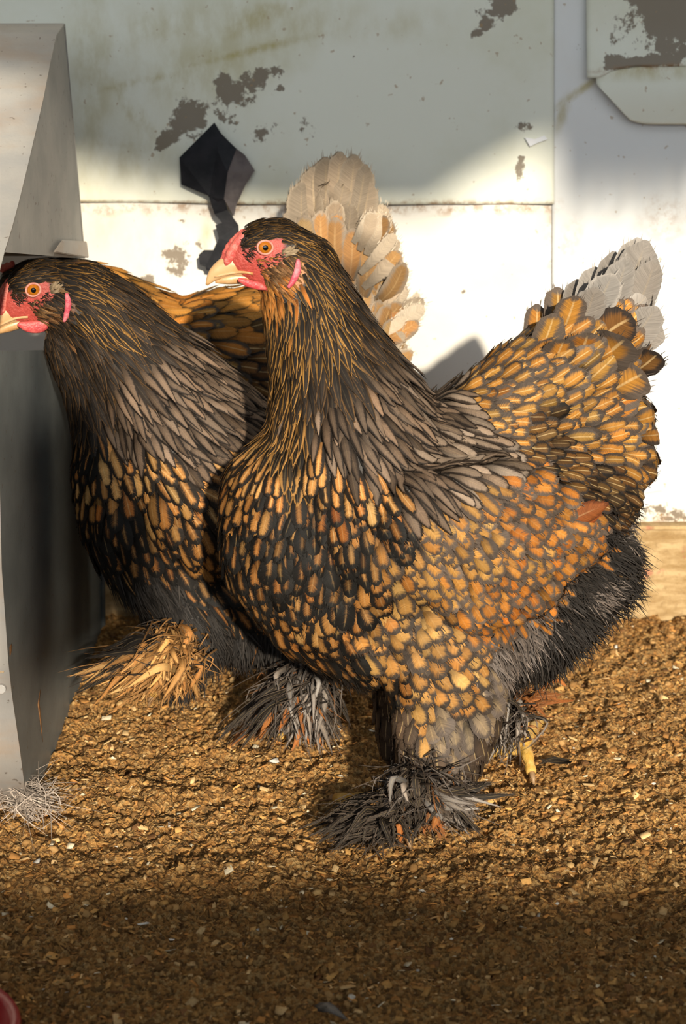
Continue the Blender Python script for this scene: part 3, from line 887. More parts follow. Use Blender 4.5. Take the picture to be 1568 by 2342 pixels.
class Hen:
    def __init__(self, label, origin, yaw, seed):
        self.O = np.array([origin[0], origin[1], 0.0]); self.a = yaw
        self.e1 = np.array([math.cos(yaw), math.sin(yaw), 0]); self.e2 = np.array([-math.sin(yaw), math.cos(yaw), 0])
        self.root = empty('hen', (origin[0], origin[1], 0), yaw)
        tag(self.root, label, 'hen', 'laced hens in the coop')
        self.rg = np.random.default_rng(seed)
        self.parts = {}
        self.head = lambda x, y: (x, y)
        self.hs = 1.0

    def P(self, px, py, off=0.0):
        """photo pixel -> local point on the plane `off` metres from the bird's mid-plane"""
        r = ray(px, py)
        t = (off - (CAM - self.O) @ self.e2) / (r @ self.e2)
        p = CAM + r * t - self.O
        return np.array([p @ self.e1, off, p[2]])

    def mpp(self, px, py):
        p = self.O + self.P(px, py)[0] * self.e1 + np.array([0, 0, self.P(px, py)[2]])
        return ((p - CAM) @ cF) / FPX

    def to_world(self, L):
        L = np.asarray(L, float)
        return self.O + L[..., 0:1] * self.e1 + L[..., 1:2] * self.e2 + L[..., 2:3] * np.array([0, 0, 1.0])

    def pix(self, L, flat=True):
        L = np.array(L, float)
        if flat: L[..., 1] = 0
        return proj(self.to_world(L))

    def balls(self, chains):
        out = []
        for ch in chains:
            for i in range(len(ch) - 1):
                a = np.array(ch[i], float); b = np.array(ch[i + 1], float)
                d = np.hypot(*(b[:2] - a[:2])); n = max(2, int(d / (0.22 * min(a[2], b[2])) + 1))
                for t in np.linspace(0, 1, n):
                    q = a + (b - a) * t
                    m = self.mpp(q[0], q[1])
                    for s in ((1, -1) if abs(q[4]) > 1e-6 else (1,)):
                        p = self.P(q[0], q[1]); p[1] = s * q[4] * m
                        out.append((*p, q[2] * m, q[2] * q[3] * m, q[2] * m))
        return out

    def body(self, chains, voxel=0.0042, face=None):
        ch = [[tuple(k) + (0,) * (5 - len(k)) if len(k) < 5 else k for k in c] for c in chains]
        me = blob_mesh('body', self.balls(ch), voxel, 7)
        n = len(me.vertices); V = np.empty(n * 3, np.float32); me.vertices.foreach_get('co', V); V = V.reshape(-1, 3)
        self.bm_V = V
        C = np.tile(np.array([[0.022, 0.017, 0.013]]), (n, 1))  # near-black under the plumage, painting in the shade of feather gaps
        px = self.pix(V)
        if face is not None:
            m = in_poly(px[:, 0], px[:, 1], face)
            C[m] = (0.42, 0.062, 0.048)
        for poly, c in getattr(self, 'paint', []):
            m = in_poly(px[:, 0], px[:, 1], poly); C[m] = c
        set_col(me, 'bc', C)
        ob = link('body', me, M['skin'], self.root)
        me.calc_loop_triangles()
        tri = np.empty(len(me.loop_triangles) * 3, np.int32); me.loop_triangles.foreach_get('vertices', tri); self.tri = tri.reshape(-1, 3)
        self.bvh = BVHTree.FromPolygons([Vector(v) for v in V.tolist()], self.tri.tolist())
        return ob

    def fs(self, part, y=None):
        if y is not None and part in ('wing', 'thigh_feathers', 'ear_tuft'): part = part + ('|near' if y < 0 else '|far')
        if part not in self.parts: self.parts[part] = Feathers()
        return self.parts[part]

    def colours(self, kind):
        sh, ca, cb, lace, shaft, fray, lift, jit = KIND[kind]
        k = 1 + self.rg.normal(0, jit * 0.6); k = min(max(k, 0.45), 1.7)
        hue = 1 + self.rg.normal(0, 0.03 if ca[2] > 0.4 * ca[0] else 0.09)
        ca = np.array(ca) * k * np.array([1, hue, hue * hue]); cb = np.array(cb) * (1 + self.rg.normal(0, jit * 0.4))
        return sh, np.clip(ca, 0.002, 0.85), np.clip(cb, 0.002, 0.85), lace * (1 + self.rg.normal(0, 0.12)), shaft, fray, lift

    def cover(self, guides, exclude=(), dens=1.0, far=1.7, ncand=60000):
        """clothe the body with feathers that follow the guides (px, py, angle, length, width, kind)"""
        rg = self.rg; V = self.bm_V; T = self.tri
        a, b, c = V[T[:, 0]], V[T[:, 1]], V[T[:, 2]]
        nn = np.cross(b - a, c - a); ar = np.linalg.norm(nn, axis=1); nn = nn / (ar[:, None] + 1e-12)
        pick = rg.choice(len(T), ncand, p=ar / ar.sum())
        r1 = np.sqrt(rg.random(ncand)); r2 = rg.random(ncand)
        P = a[pick] * (1 - r1)[:, None] + b[pick] * (r1 * (1 - r2))[:, None] + c[pick] * (r1 * r2)[:, None]
        Nn = nn[pick]; px = self.pix(P)
        G = np.array([[g[0], g[1], math.cos(math.radians(g[2])), math.sin(math.radians(g[2])), g[3], g[4]] for g in guides]); gk = [g[5] for g in guides]
        view = CAM - self.O; view = np.array([view @ self.e1, view @ self.e2, view[2] - 0.25]); view /= np.linalg.norm(view)
        facing = Nn @ view
        ex = np.zeros(ncand, bool)
        for poly in exclude: ex |= in_poly(px[:, 0], px[:, 1], poly) & (np.abs(P[:, 1]) >= 0)
        m = self.mpp(700, 1000)
        cell = {}
        cs = 0.02
        for i in range(ncand):
            if ex[i]: continue
            d2 = (G[:, 0] - px[i, 0]) ** 2 + (G[:, 1] - px[i, 1]) ** 2
            w = 1 / (d2 + 120.0) ** 1.6
            q = np.where(d2 < max(140.0 ** 2, d2.min() * 1.01), w, 0) ** 1.7
            j = rg.choice(len(w), p=q / q.sum())
            w = w / w.sum()
            g = w @ G
            L = g[4] * m * rg.uniform(0.85, 1.2); W = g[5] * m * rg.uniform(0.88, 1.12)
            kind = gk[j]
            strand = kind.startswith('fluff')
            if strand: L = G[j, 4] * m * rg.uniform(0.5, 1.25); W = G[j, 5] * m * rg.uniform(0.35, 0.9)
            sp = (0.0015 if strand else 0.56 * math.sqrt(0.45 * L * W)) / dens
            if facing[i] < -0.2: sp *= far
            p = P[i]
            key = tuple(np.floor(p / cs).astype(int)); ok = True
            for dx in (-1, 0, 1):
                for dy in (-1, 0, 1):
                    for dz in (-1, 0, 1):
                        for q, s in cell.get((key[0] + dx, key[1] + dy, key[2] + dz), ()):
                            if (q[0] - p[0]) ** 2 + (q[1] - p[1]) ** 2 + (q[2] - p[2]) ** 2 < (0.5 * (s + sp)) ** 2: ok = False; break
                        if not ok: break
                    if not ok: break
                if not ok: break
            if not ok: continue
            cell.setdefault(key, []).append((p, sp))
            # pixel direction -> local direction (x along the body, z up)
            ang = math.atan2(g[3], g[2]) + rg.normal(0, 0.10 if not strand else 0.3)
            D = np.array([math.cos(ang), rg.normal(0, 0.05 if not strand else 0.15), -math.sin(ang)])
            sh, ca, cb, lace, shaft, fray, lift = self.colours(kind)
            if strand:
                n = Nn[i]; t = D - n * (D @ n); t /= np.linalg.norm(t) + 1e-9
                ss = np.array([0, .5, 1.0]); lf = lift * rg.uniform(0.3, 1.05)
                spn = p + ss[:, None] * L * (t * 0.95) + n * (L * lf * ss * (1.3 - 0.6 * ss))[:, None]
                spn[:, 2] -= L * 0.18 * ss ** 2
                self.fs(PART[kind], p[1]).add(spn, np.tile(n, (3, 1)), W, sh, ca, cb, 0.05, 0, 0, rg.random(), 0, 2)
                continue
            nr = 7 if W > 0.008 else 5
            pos = Vector(p - D * L * 0.15); spn = []; nrm = []
            h0 = 0.0006 + rg.random() * 0.0012; lj = rg.uniform(0.8, 2.6); Dv = Vector(D)
            for k in range(nr):
                loc, no, _, _ = self.bvh.find_nearest(pos)
                if k == 0: n0 = no
                s = k / (nr - 1)
                spn.append(loc + no * (h0 + lift * lj * L * s * (1.2 - 0.3 * s))); nrm.append(no)
                t = Dv - no * Dv.dot(no); t.normalize()
                pos = loc + t * (L / (nr - 1))
            self.fs(PART[kind], p[1]).add(np.array(spn), np.array(nrm), W, sh, ca, cb, lace, shaft, fray, rg.random(), 0.26, 5 if W > 0.006 else 3)

    def plume(self, pix, W, kind, off=0.0, off_tip=None, part=None, nrm=None, n=8, bend=0.0):
        """one placed feather: pix = pixel polyline root..tip, lying `off` metres off the mid-plane"""
        rg = self.rg
        Q = smooth_poly(pix, n); o2 = off if off_tip is None else off_tip
        spn = np.array([self.P(q[0], q[1], -abs(off + (o2 - off) * k / (n - 1))) for k, q in enumerate(Q)])
        if off > 0: spn[:, 1] *= -1
        if nrm is None: nrm = np.array([0, -1.0 if off <= 0 else 1.0, 0.15])
        nrm = np.tile(np.array(nrm, float) / np.linalg.norm(nrm), (n, 1))
        sh, ca, cb, lace, shaft, fray, lift = self.colours(kind)
        self.fs(part or PART[kind], off).add(spn, nrm, W * self.mpp(*pix[0]), sh, ca, cb, lace, shaft, fray, rg.random(), 0.22, 5)

    def finish(self):
        for k, f in self.parts.items(): f.build(k.split('|')[0], self.root)

    # ---- head furniture, drawn in the front hen's head pixels and mapped by self.head
    def h(self, x, y, off=0.0):
        p = self.P(*self.head(x, y), -abs(off))
        if off > 0: p[1] = off
        return p

    def head_parts(self, wattle):
        m = self.mpp(*self.head(600, 580)) * self.hs
        R = self.root
        # comb: a low pea comb of three knobbly rows
        bl = []
        for row, (o, k) in enumerate([(0, 1.0), (-0.0045, 0.85), (0.0045, 0.85)]):
            for i, t in enumerate(np.linspace(0, 1, 12)):
                q = smooth_poly([(513, 602), (526, 577), (541, 553), (556, 531)], 12)[i]
                rr = (11 * (0.6 + 0.7 * math.sin(math.pi * min(1, t * 0.9 + 0.1))) + 2 * (i % 2)) * k * m
                p = self.h(q[0] + (5 if row else -2), q[1], o); bl.append((*p, rr * 1.05, rr * 0.62, rr))
        link('comb', blob_mesh('comb', bl, 0.0011, 3), M['comb'], R)
        # beak: hooked upper and thinner lower mandible
        U = smooth_poly([(566, 606), (534, 606), (507, 616), (486, 632), (472, 652)], 14); rr = np.interp(np.linspace(0, 1, 14), [0, .3, .7, 1], [32, 28, 16, 2.5])
        link('upper_beak', tube_mesh('upper_beak', [self.h(*q) for q in U], [r_ * m for r_ in rr], 14, flat=0.62), M['beak'], R)
        U = smooth_poly([(575, 634), (540, 637), (510, 641), (492, 645)], 10); rr = np.interp(np.linspace(0, 1, 10), [0, .5, 1], [15, 12, 3])
        link('lower_beak', tube_mesh('lower_beak', [self.h(*q) for q in U], [r_ * m for r_ in rr], 12, flat=0.75), M['beak'], R)
        V_ = smooth_poly([(490, 633), (520, 626), (552, 622), (578, 626)], 10)
        for s in (-1, 1):
            hw = np.interp(np.linspace(0, 1, 10), [0, .5, 1], [6, 15, 22]) * m
            link('mouth_edge', tube_mesh('mouth_edge', [self.h(q[0], q[1], s * hw[i]) for i, q in enumerate(V_)], [3.6 * m] * 10, 8), M['beak'], R)
            # eye
            off = s * 44 * m
            c = self.h(606, 566, off * 0.93)
            SV, SF = unit_sphere(3)
            eye = link('eye', mesh_np('eye', SV * 15.0 * m * np.array([1, .6, 1]) + c, SF), M['iris'], R)
            pc = c + np.array([0, s * 16.5 * m * 0.40, 0])
            link('pupil', mesh_np('pupil', SV * 7.2 * m * np.array([1, .42, 1]) + pc, SF), M['pupil'], eye)
            ring = []
            for k in range(28):
                a_ = 2 * math.pi * k / 28
                ring.append(self.h(606 + 17.5 * math.cos(a_), 566 + 15.5 * math.sin(a_), off * 1.0))
            ring.append(ring[0]); ring.append(ring[1])
            link('eyelid', tube_mesh('eyelid', ring, [2.7 * m] * len(ring), 8, axis=(0, 1, 0), cap=False), M['lid'], R)
            # ear lobe, ear tuft and wattle
            bl = []
            for x, y, r_ in smooth_poly([(681, 598, 6), (680, 618, 9), (671, 640, 8), (661, 655, 5)], 12):
                p = self.h(x, y, s * (64 * m)); bl.append((*p, r_ * m, 5 * m, r_ * m * 1.2))
            link('earlobe', blob_mesh('earlobe', bl, 0.0009, 3), M['lobe'], R)
            bl = []
            for x, y, r_ in smooth_poly(wattle, 14):
                q = self.h(x, y, s * 26 * m); bl.append((*q, r_ * m * 1.1, 6 * m, r_ * m))
            link('wattle', blob_mesh('wattle', bl, 0.0011, 3), M['wattle'], R)
            f = self.fs('ear_tuft', s)
            for k in range(26):
                x0 = 650 + self.rg.uniform(-6, 10); y0 = 580 + self.rg.uniform(-8, 8); L = self.rg.uniform(16, 28)
                a_ = math.radians(-25 + self.rg.normal(0, 22))
                sp_ = np.array([self.h(x0 + L * t * math.cos(a_), y0 + L * t * math.sin(a_), s * (50 + 9 * t) * m) for t in (0, .33, .66, 1)])
                f.add(sp_, np.tile([0, s * -1.0 * -1, .1], (4, 1)), 7 * m, 'point', (0.30, 0.225, 0.14), (0.34, 0.26, 0.17), 0.2, 0, 0.4, self.rg.random(), 0.1, 3)

    def bristles(self, poly, n, kinds, length=(8, 17), ang=(15, 30)):
        rg = self.rg; m = self.mpp(*self.head(600, 580)) * self.hs
        P_ = np.array(poly); lo, hi = P_.min(0), P_.max(0)
        cl = CAM - self.O; cl = Vector((cl @ self.e1, cl @ self.e2, cl[2])); made = 0
        while made < n:
            q = lo + rg.random(2) * (hi - lo)
            if not in_poly(np.array([q[0]]), np.array([q[1]]), poly)[0] or math.hypot(q[0] - 606, q[1] - 566) < 24: continue
            made += 1
            t = Vector(self.h(q[0], q[1], 40 * m * -1)) - cl; t.normalize()
            loc, no, _, _ = self.bvh.ray_cast(cl, t)
            if loc is None: continue
            a = math.radians(ang[0] + rg.normal(0, ang[1])); D = Vector((math.cos(a), 0, -math.sin(a))); D = (D - no * D.dot(no)).normalized()
            L = rg.uniform(*length) * m
            sp_ = np.array([loc + D * L * k + no * (0.0004 + 0.0012 * k) for k in (0, .5, 1)])
            sh, ca, cb, *_ = self.colours(kinds[rg.integers(len(kinds))])
            for mir in (1, -1):
                sq = sp_ * np.array([1, mir, 1]); nn_ = np.array(no) * np.array([1, mir, 1])
                self.fs('head_feathers').add(sq, np.tile(nn_, (3, 1)), 2.6 * m, 'strand', ca, cb, .1, 0, 0, rg.random(), 0, 2)

    def foot(self, ankle, off, toes, knee=None, part='leg', lifted=None):
        """yellow shank with scaled toes; ankle and toes are pixels, toes land on the ground"""
        rg = self.rg; m = self.mpp(*ankle)
        A = self.P(ankle[0], ankle[1], off)
        if lifted is None: A[2] = 0.016
        K = self.P(*knee, off)
        leg = link('leg', tube_mesh('leg', [K, K * .5 + A * .5 + np.array([0.004, 0, 0]), A], [0.0095, 0.0075, 0.0085], 12), M['leg'], self.root)
        for (tx, ty) in toes:
            if lifted is None:
                w = on_z(tx, ty, 0.006) - self.O; Tp = np.array([w @ self.e1, w @ self.e2, 0.006])
            else:
                Tp = self.P(tx, ty, off + rg.uniform(-.02, .02))
            mid = A * .55 + Tp * .45; mid[2] += 0.006
            pts = smooth_poly([A, mid, Tp], 10)
            rad = [0.0068 - 0.0025 * t + 0.0006 * math.sin(t * 38) for t in np.linspace(0, 1, 10)]
            toe = link('toe', tube_mesh('toe', pts, rad, 10, axis=(0, 0.2, 1)), M['leg'], self.root)
            d = (Tp - mid); d /= np.linalg.norm(d)
            link('claw', tube_mesh('claw', [Tp - d * .002, Tp + d * .006 + np.array([0, 0, .001]), Tp + d * .011 - np.array([0, 0, .002])], [0.0034, 0.0024, 0.0006], 8, axis=(0, 0.2, 1)), M['claw'], toe)

    def spray(self, root, off, tips, part, W=(11, 24), jitter=26, droop=1.0, ground=True):
        """foot feathering: tips = (px, py, kind, count)"""
        rg = self.rg
        for (tx, ty, kind, cnt) in tips:
            for k in range(int(cnt * 2.6)):
                r0 = (root[0] + rg.normal(0, jitter * .7), root[1] + rg.normal(0, jitter * .7)); t0 = (tx + rg.normal(0, jitter), ty + rg.normal(0, jitter * .55)); q = rg.uniform(.55, 1.05); t0 = (r0[0] + (t0[0] - r0[0]) * q, r0[1] + (t0[1] - r0[1]) * q)
                o = off + rg.normal(0, 0.012); o2 = o - rg.uniform(-0.012, 0.03)
                A = self.P(*r0, o); B = self.P(*t0, o2)
                if ground: B[2] = max(B[2], 0.004 + 0.006 * rg.random()); A[2] = max(A[2], 0.02)
                mid = A * .5 + B * .5 + np.array([rg.normal(0, .006), -0.010 * rg.random(), droop * 0.020 * rg.random()])
                spn = smooth_poly([A, mid, B], 7)
                n = np.array([0, -1.0, 0.55 + rg.normal(0, .2)]) + np.array([rg.normal(0, .3), 0, 0]); n /= np.linalg.norm(n)
                sh, ca, cb, lace, shaft, fray, lift = self.colours(kind)
                FRINGE[0] = 2.2
                self.fs(part).add(spn, np.tile(n, (7, 1)), rg.uniform(*W) * self.mpp(*root), sh, ca, cb, lace, shaft, fray, rg.random(), 0.3, 5, 26)
                FRINGE[0] = 1.0
                for q in range(3):                      # loose down between the vanes
                    a0 = A + rg.normal(0, .008, 3); b0 = a0 + (B - A) * rg.uniform(.4, .9) + rg.normal(0, .009, 3)
                    if ground: b0[2] = max(b0[2], .004)
                    c0 = (a0 + b0) / 2 + rg.normal(0, .005, 3) + np.array([0, -.004, .004])
                    self.fs(part).add(smooth_poly([a0, c0, b0], 5), np.tile(n, (5, 1)), 4 * self.mpp(*root), 'strand', cb, ca, .1, 0, 0, rg.random(), 0, 2)


FACE = [(498, 618), (522, 580), (545, 548), (556, 575), (572, 562), (590, 547), (640, 545), (655, 568), (648, 592), (628, 606), (598, 616), (612, 664), (585, 660), (548, 640)]
CHEEK = [(600, 612), (650, 590), (690, 590), (690, 640), (650, 665), (612, 664)]
NOFEATHER = [(470, 660), (498, 600), (530, 540), (548, 528), (556, 566), (575, 556), (590, 546), (640, 544), (655, 568), (646, 590), (622, 604), (592, 612), (606, 650), (580, 655), (540, 645)]
HEADCH = [[(632, 568, 73, .66), (598, 564, 62, .68), (566, 588, 50, .62), (548, 604, 34, .6)], [(640, 600, 66, .68), (600, 622, 42, .66)], [(628, 572, 72, .66), (690, 620, 90, .66)]]

LOBE = [(672, 594), (694, 596), (686, 640), (668, 666), (650, 664), (666, 630)]

# ---------------- front hen
front = Hen('large gold-laced hen nearest the camera, whole body and raised tail in view', (0.06, 0.075), math.radians(9), 11)
ch = HEADCH + [
    [(628, 575, 70, .68), (680, 625, 84, .68), (706, 690, 106, .70), (735, 780, 128, .74), (775, 880, 156, .80), (800, 980, 195, .82), (820, 1080, 235, .82)],
    [(640, 690, 44, .8), (660, 780, 50, .8), (680, 900, 60, .85), (690, 1000, 78, .9)],
    [(690, 1080, 130, .95), (665, 1150, 165, .95), (690, 1250, 190, .9), (760, 1340, 190, .9), (860, 1400, 180, .9)],
    [(820, 1100, 215, .86), (900, 1200, 275, .80), (1030, 1200, 285, .76), (1180, 1180, 230, .74), (1330, 1120, 140, .72)],
    [(1000, 1080, 165, .8), (1130, 990, 145, .75), (1230, 900, 138, .6), (1330, 820, 120, .5), (1400, 760, 84, .45), (1440, 690, 44, .4)],
    [(1330, 980, 130, .55), (1400, 980, 95, .5), (1420, 1060, 80, .5)],
    [(1180, 1280, 190, .72), (1290, 1290, 150, .66), (1360, 1270, 105, .6), (1370, 1330, 90, .6)],
    [(1180, 1400, 140, .7), (1290, 1380, 110, .66), (1220, 1470, 90, .6)],
    [(1030, 1360, 200, .8), (1130, 1440, 140, .75), (1200, 1440, 110, .7)],
    [(960, 1380, 170, .45, 95), (1000, 1480, 150, .5, 120), (1000, 1580, 128, .6, 125), (980, 1670, 98, .7, 135), (962, 1740, 74, .8, 140)],
    [(960, 1180, 150, .30, 185), (1090, 1170, 165, .30, 190), (1200, 1180, 130, .28, 170), (1290, 1170, 85, .25, 145)],
    [(1060, 1290, 105, .28, 185), (1150, 1270, 105, .28, 175)],
]
front.paint = [(CHEEK, (0.45, 0.2, 0.08))]
front.body(ch, face=FACE)
gf = [
    # head
    (560, 522, 0, 30, 9, 'crown'), (590, 508, -5, 30, 9, 'crown'), (640, 505, 8, 34, 10, 'crown'), (700, 525, 28, 40, 11, 'crown'), (575, 545, -20, 26, 8, 'crown'), (620, 530, 5, 32, 9, 'crown'), (680, 555, 25, 40, 10, 'hackle'),
    (750, 570, 45, 50, 13, 'crown'), (720, 590, 42, 48, 12, 'hackle'), (780, 620, 58, 60, 15, 'hackledark'), (660, 610, 45, 30, 9, 'cheek'), (625, 625, 20, 26, 7, 'cheek'), (640, 650, 40, 30, 8, 'throat'), (590, 665, 60, 26, 8, 'throat'),
    (600, 700, 75, 34, 9, 'throat'), (630, 690, 75, 36, 10, 'throat'), (560, 650, 40, 22, 7, 'throat'),
    # neck
    (700, 640, 70, 66, 14, 'hackle'), (690, 690, 84, 74, 15, 'hackle'), (660, 720, 96, 60, 14, 'hackle'), (605, 750, 92, 44, 12, 'neckfront'), (740, 660, 62, 70, 15, 'hackle'), (810, 680, 60, 72, 17, 'hackledark'),
    (760, 740, 66, 84, 18, 'hackle'), (850, 760, 58, 86, 21, 'hackledark'), (820, 780, 60, 90, 22, 'hackledark'), (700, 780, 86, 84, 18, 'hackle'), (640, 790, 95, 62, 15, 'hackle'), (610, 830, 93, 52, 14, 'neckfront'),
    (900, 850, 53, 96, 26, 'cape'), (840, 860, 58, 104, 28, 'cape'), (770, 850, 70, 96, 24, 'hackledark'), (710, 870, 82, 86, 22, 'hackledark'), (660, 880, 90, 70, 18, 'hackle'), (620, 900, 92, 56, 16, 'neckfront'),
    (960, 910, 46, 96, 26, 'cape'), (880, 940, 54, 108, 27, 'cape'), (800, 940, 64, 108, 27, 'cape'), (730, 950, 76, 96, 28, 'cape'), (680, 960, 86, 76, 22, 'neckfront'), (630, 980, 92, 64, 20, 'neckfront'),
    (1020, 950, 34, 96, 28, 'capegrey'), (950, 990, 44, 108, 30, 'capegrey'), (870, 1020, 54, 108, 28, 'cape'), (790, 1010, 66, 104, 27, 'cape'), (1060, 1000, 30, 96, 30, 'capegrey'), (1000, 1040, 36, 104, 30, 'capegrey'), (930, 1060, 46, 104, 28, 'cape'),
    (700, 1040, 84, 84, 36, 'goldspot'), (770, 1060, 76, 84, 38, 'goldspot'), (650, 1050, 92, 76, 30, 'neckfront'), (830, 1075, 66, 80, 38, 'goldspot'), (610, 1060, 100, 70, 30, 'goldspot'),
    # breast
    (560, 1090, 110, 70, 40, 'breast'), (520, 1150, 108, 70, 46, 'breast'), (500, 1230, 95, 70, 50, 'breastdark'), (560, 1200, 98, 72, 50, 'breastdark'), (530, 1310, 70, 66, 48, 'breastdark'), (600, 1290, 85, 70, 50, 'breastdark'),
    (640, 1150, 100, 70, 40, 'breastdark'), (700, 1120, 88, 70, 46, 'breastdark'), (780, 1130, 76, 70, 50, 'breast'), (860, 1150, 62, 66, 50, 'breastdark'), (700, 1200, 92, 70, 50, 'breastdark'), (790, 1220, 80, 70, 52, 'breastdark'),
    (660, 1260, 95, 70, 46, 'breastdark'), (740, 1300, 88, 72, 54, 'breastdark'), (700, 1380, 80, 72, 54, 'breast'), (820, 1300, 76, 70, 56, 'breast'), (870, 1250, 66, 66, 54, 'belly'), (890, 1330, 66, 66, 58, 'belly'),
    (800, 1390, 72, 70, 58, 'belly'), (950, 1360, 56, 62, 56, 'belly'), (900, 1420, 58, 64, 58, 'belly'), (770, 1460, 66, 66, 54, 'breastdark'), (850, 1480, 62, 64, 56, 'breast'), (960, 1450, 46, 62, 56, 'belly'), (1020, 1420, 40, 60, 54, 'belly'),
    (830, 1530, 75, 60, 52, 'breastdark'), (920, 1520, 66, 64, 58, 'belly'), (1010, 1500, 50, 70, 60, 'belly'), (960, 1575, 80, 70, 66, 'thighgrey'), (1040, 1560, 60, 74, 68, 'thighgrey'), (1090, 1520, 40, 74, 64, 'thighgrey'),
    (1000, 1620, 85, 72, 64, 'thighgrey'), (1120, 1480, 40, 50, 10, 'fluffgrey'), (900, 1590, 95, 60, 40, 'shank'),
    # wing
    (940, 1160, 46, 60, 46, 'winglight'), (1020, 1120, 36, 58, 44, 'winglight'), (1100, 1080, 28, 58, 44, 'wing'), (1160, 1060, 22, 60, 46, 'wing'), (1200, 1110, 28, 60, 46, 'wing'), (960, 1230, 54, 60, 48, 'winglight'), (1050, 1190, 48, 62, 52, 'winglight'),
    (1130, 1160, 40, 62, 52, 'wing'), (1230, 1150, 30, 58, 46, 'wing'), (1270, 1150, 28, 56, 44, 'wing'), (1000, 1290, 56, 54, 44, 'winglight'), (1080, 1270, 54, 54, 44, 'wing'), (1160, 1240, 50, 56, 46, 'winglight'), (1240, 1220, 44, 56, 46, 'wing'), (1300, 1200, 40, 56, 46, 'wing'),
    (1040, 1350, 58, 52, 44, 'wing'), (1110, 1340, 54, 54, 46, 'wing'), (1180, 1310, 50, 56, 46, 'wing'), (1090, 1395, 60, 50, 44, 'wing'),
    # back and tail base
    (1080, 930, 5, 66, 40, 'saddle'), (1130, 950, 0, 66, 42, 'saddle'), (1090, 870, -30, 64, 38, 'saddle'), (1160, 820, -38, 66, 40, 'saddle'), (1180, 900, -22, 70, 44, 'saddle'), (1250, 860, -28, 74, 46, 'saddle'), (1240, 760, -42, 70, 44, 'saddle'),
    (1180, 980, -5, 66, 40, 'taildark'), (1260, 960, -14, 74, 44, 'saddle'), (1340, 920, -20, 80, 50, 'saddle'), (1250, 1040, 5, 66, 36, 'taildark'), (1330, 1000, -6, 76, 42, 'saddle'), (1310, 830, -38, 86, 56, 'tailgold'), (1330, 740, -46, 90, 56, 'tailgold'),
    (1390, 840, -34, 110, 76, 'tailgold'), (1400, 900, -20, 96, 60, 'tailgold'), (1420, 970, -8, 90, 54, 'tailgold'), (1460, 1000, 5, 86, 50, 'saddle'), (1400, 1050, 10, 80, 44, 'saddle'), (1340, 1080, 14, 70, 34, 'taildark'), (1450, 1080, 20, 76, 44, 'taildark'),
    (1430, 780, -46, 110, 66, 'tailgold'), (1440, 720, -52, 100, 60, 'tailgrey'), (1400, 1120, 25, 70, 36, 'cleftshade'), (1340, 1100, 22, 64, 34, 'cleftshade'), (1300, 1070, 18, 64, 34, 'cleftshade'), (1440, 1130, 25, 66, 34, 'cleftshade'), (1220, 1010, 0, 62, 34, 'cleftshade'), (1380, 1150, 30, 60, 30, 'cleftshade'),
    # fluff and thigh
    (1350, 1180, 25, 60, 7, 'fluff'), (1440, 1150, 30, 64, 7, 'fluff'), (1400, 1250, 18, 70, 7, 'fluff'), (1300, 1300, 30, 64, 7, 'fluff'), (1420, 1330, 20, 76, 7, 'fluff'), (1300, 1400, 40, 70, 7, 'fluff'), (1230, 1470, 60, 66, 7, 'fluff'), (1380, 1390, 35, 66, 7, 'fluff'),
    (1160, 1430, 50, 60, 8, 'fluffgrey'), (1180, 1540, 75, 66, 7, 'fluff'), (1130, 1600, 85, 60, 7, 'fluff'), (1090, 1440, 60, 54, 8, 'fluffgrey'), (780, 1560, 70, 60, 8, 'fluff'), (1440, 1200, 20, 60, 7, 'fluffgrey'), (1360, 1350, 20, 60, 7, 'fluffgrey'),
    (930, 1660, 92, 70, 42, 'shank'), (1000, 1680, 88, 74, 46, 'shank'), (960, 1730, 92, 70, 42, 'shank'), (1040, 1640, 80, 70, 44, 'shank'), (1080, 1590, 70, 64, 44, 'shank'),
]
front.cover(gf, [NOFEATHER, LOBE], ncand=80000)
# tail feathers
for s in (-1, 1):
    for pts, w, k, o in [([(1380, 760), (1440, 650), (1478, 548)], 74, 'tailgrey', .004), ([(1400, 780), (1462, 690), (1500, 590)], 62, 'tailgrey', .010), ([(1350, 780), (1400, 690), (1436, 585)], 66, 'tailgrey', .014),
                         ([(1330, 770), (1370, 690), (1402, 625)], 64, 'tailgrey', .018), ([(1400, 830), (1460, 760), (1502, 700)], 62, 'tailgrey', .018), ([(1430, 820), (1480, 770), (1512, 745)], 56, 'tailgrey', .014),
                         ([(1300, 800), (1340, 720), (1362, 655)], 60, 'tailgrey', .020), ([(1270, 800), (1300, 725), (1316, 675)], 58, 'tailgold', .022), ([(1220, 830), (1250, 770), (1268, 715)], 52, 'tailgold', .022),
                         ([(1330, 830), (1390, 760), (1450, 722)], 80, 'taildark', .026), ([(1290, 860), (1330, 800), (1345, 760)], 76, 'tailgold', .028), ([(1340, 850), (1400, 800), (1432, 772)], 92, 'tailgold', .032),
                         ([(1380, 905), (1440, 870), (1475, 852)], 76, 'tailgold', .030), ([(1440, 860), (1480, 830), (1506, 806)], 56, 'taildark', .020), ([(1250, 860), (1275, 810), (1290, 775)], 60, 'tailgold', .030)]:
        front.plume(pts, w * 1.3, k, s * o * 0.35, s * (o + 0.005), 'tail')
for pts, w, o in [([(1490, 980), (1520, 900), (1540, 835)], 34, .05), ([(1490, 1010), (1515, 960), (1530, 905)], 30, .055)]:
    front.plume(pts, w, 'tailgrey', o, o + .01, 'tail')
for s in (-1, 1):        # rust-coloured flight feathers below the wing coverts
    for k in range(9):
        t = k / 8
        front.plume([(1150 + 75 * (1 - t) * .4 + 20 * t, 1200 + 60 * t), (1250 + 20 * (1 - t), 1200 + 66 * t), (1392 - 128 * t, 1150 + 176 * t)], 54, 'rust', s * (.084 - .004 * t), s * (.072 - .003 * t), 'wing')
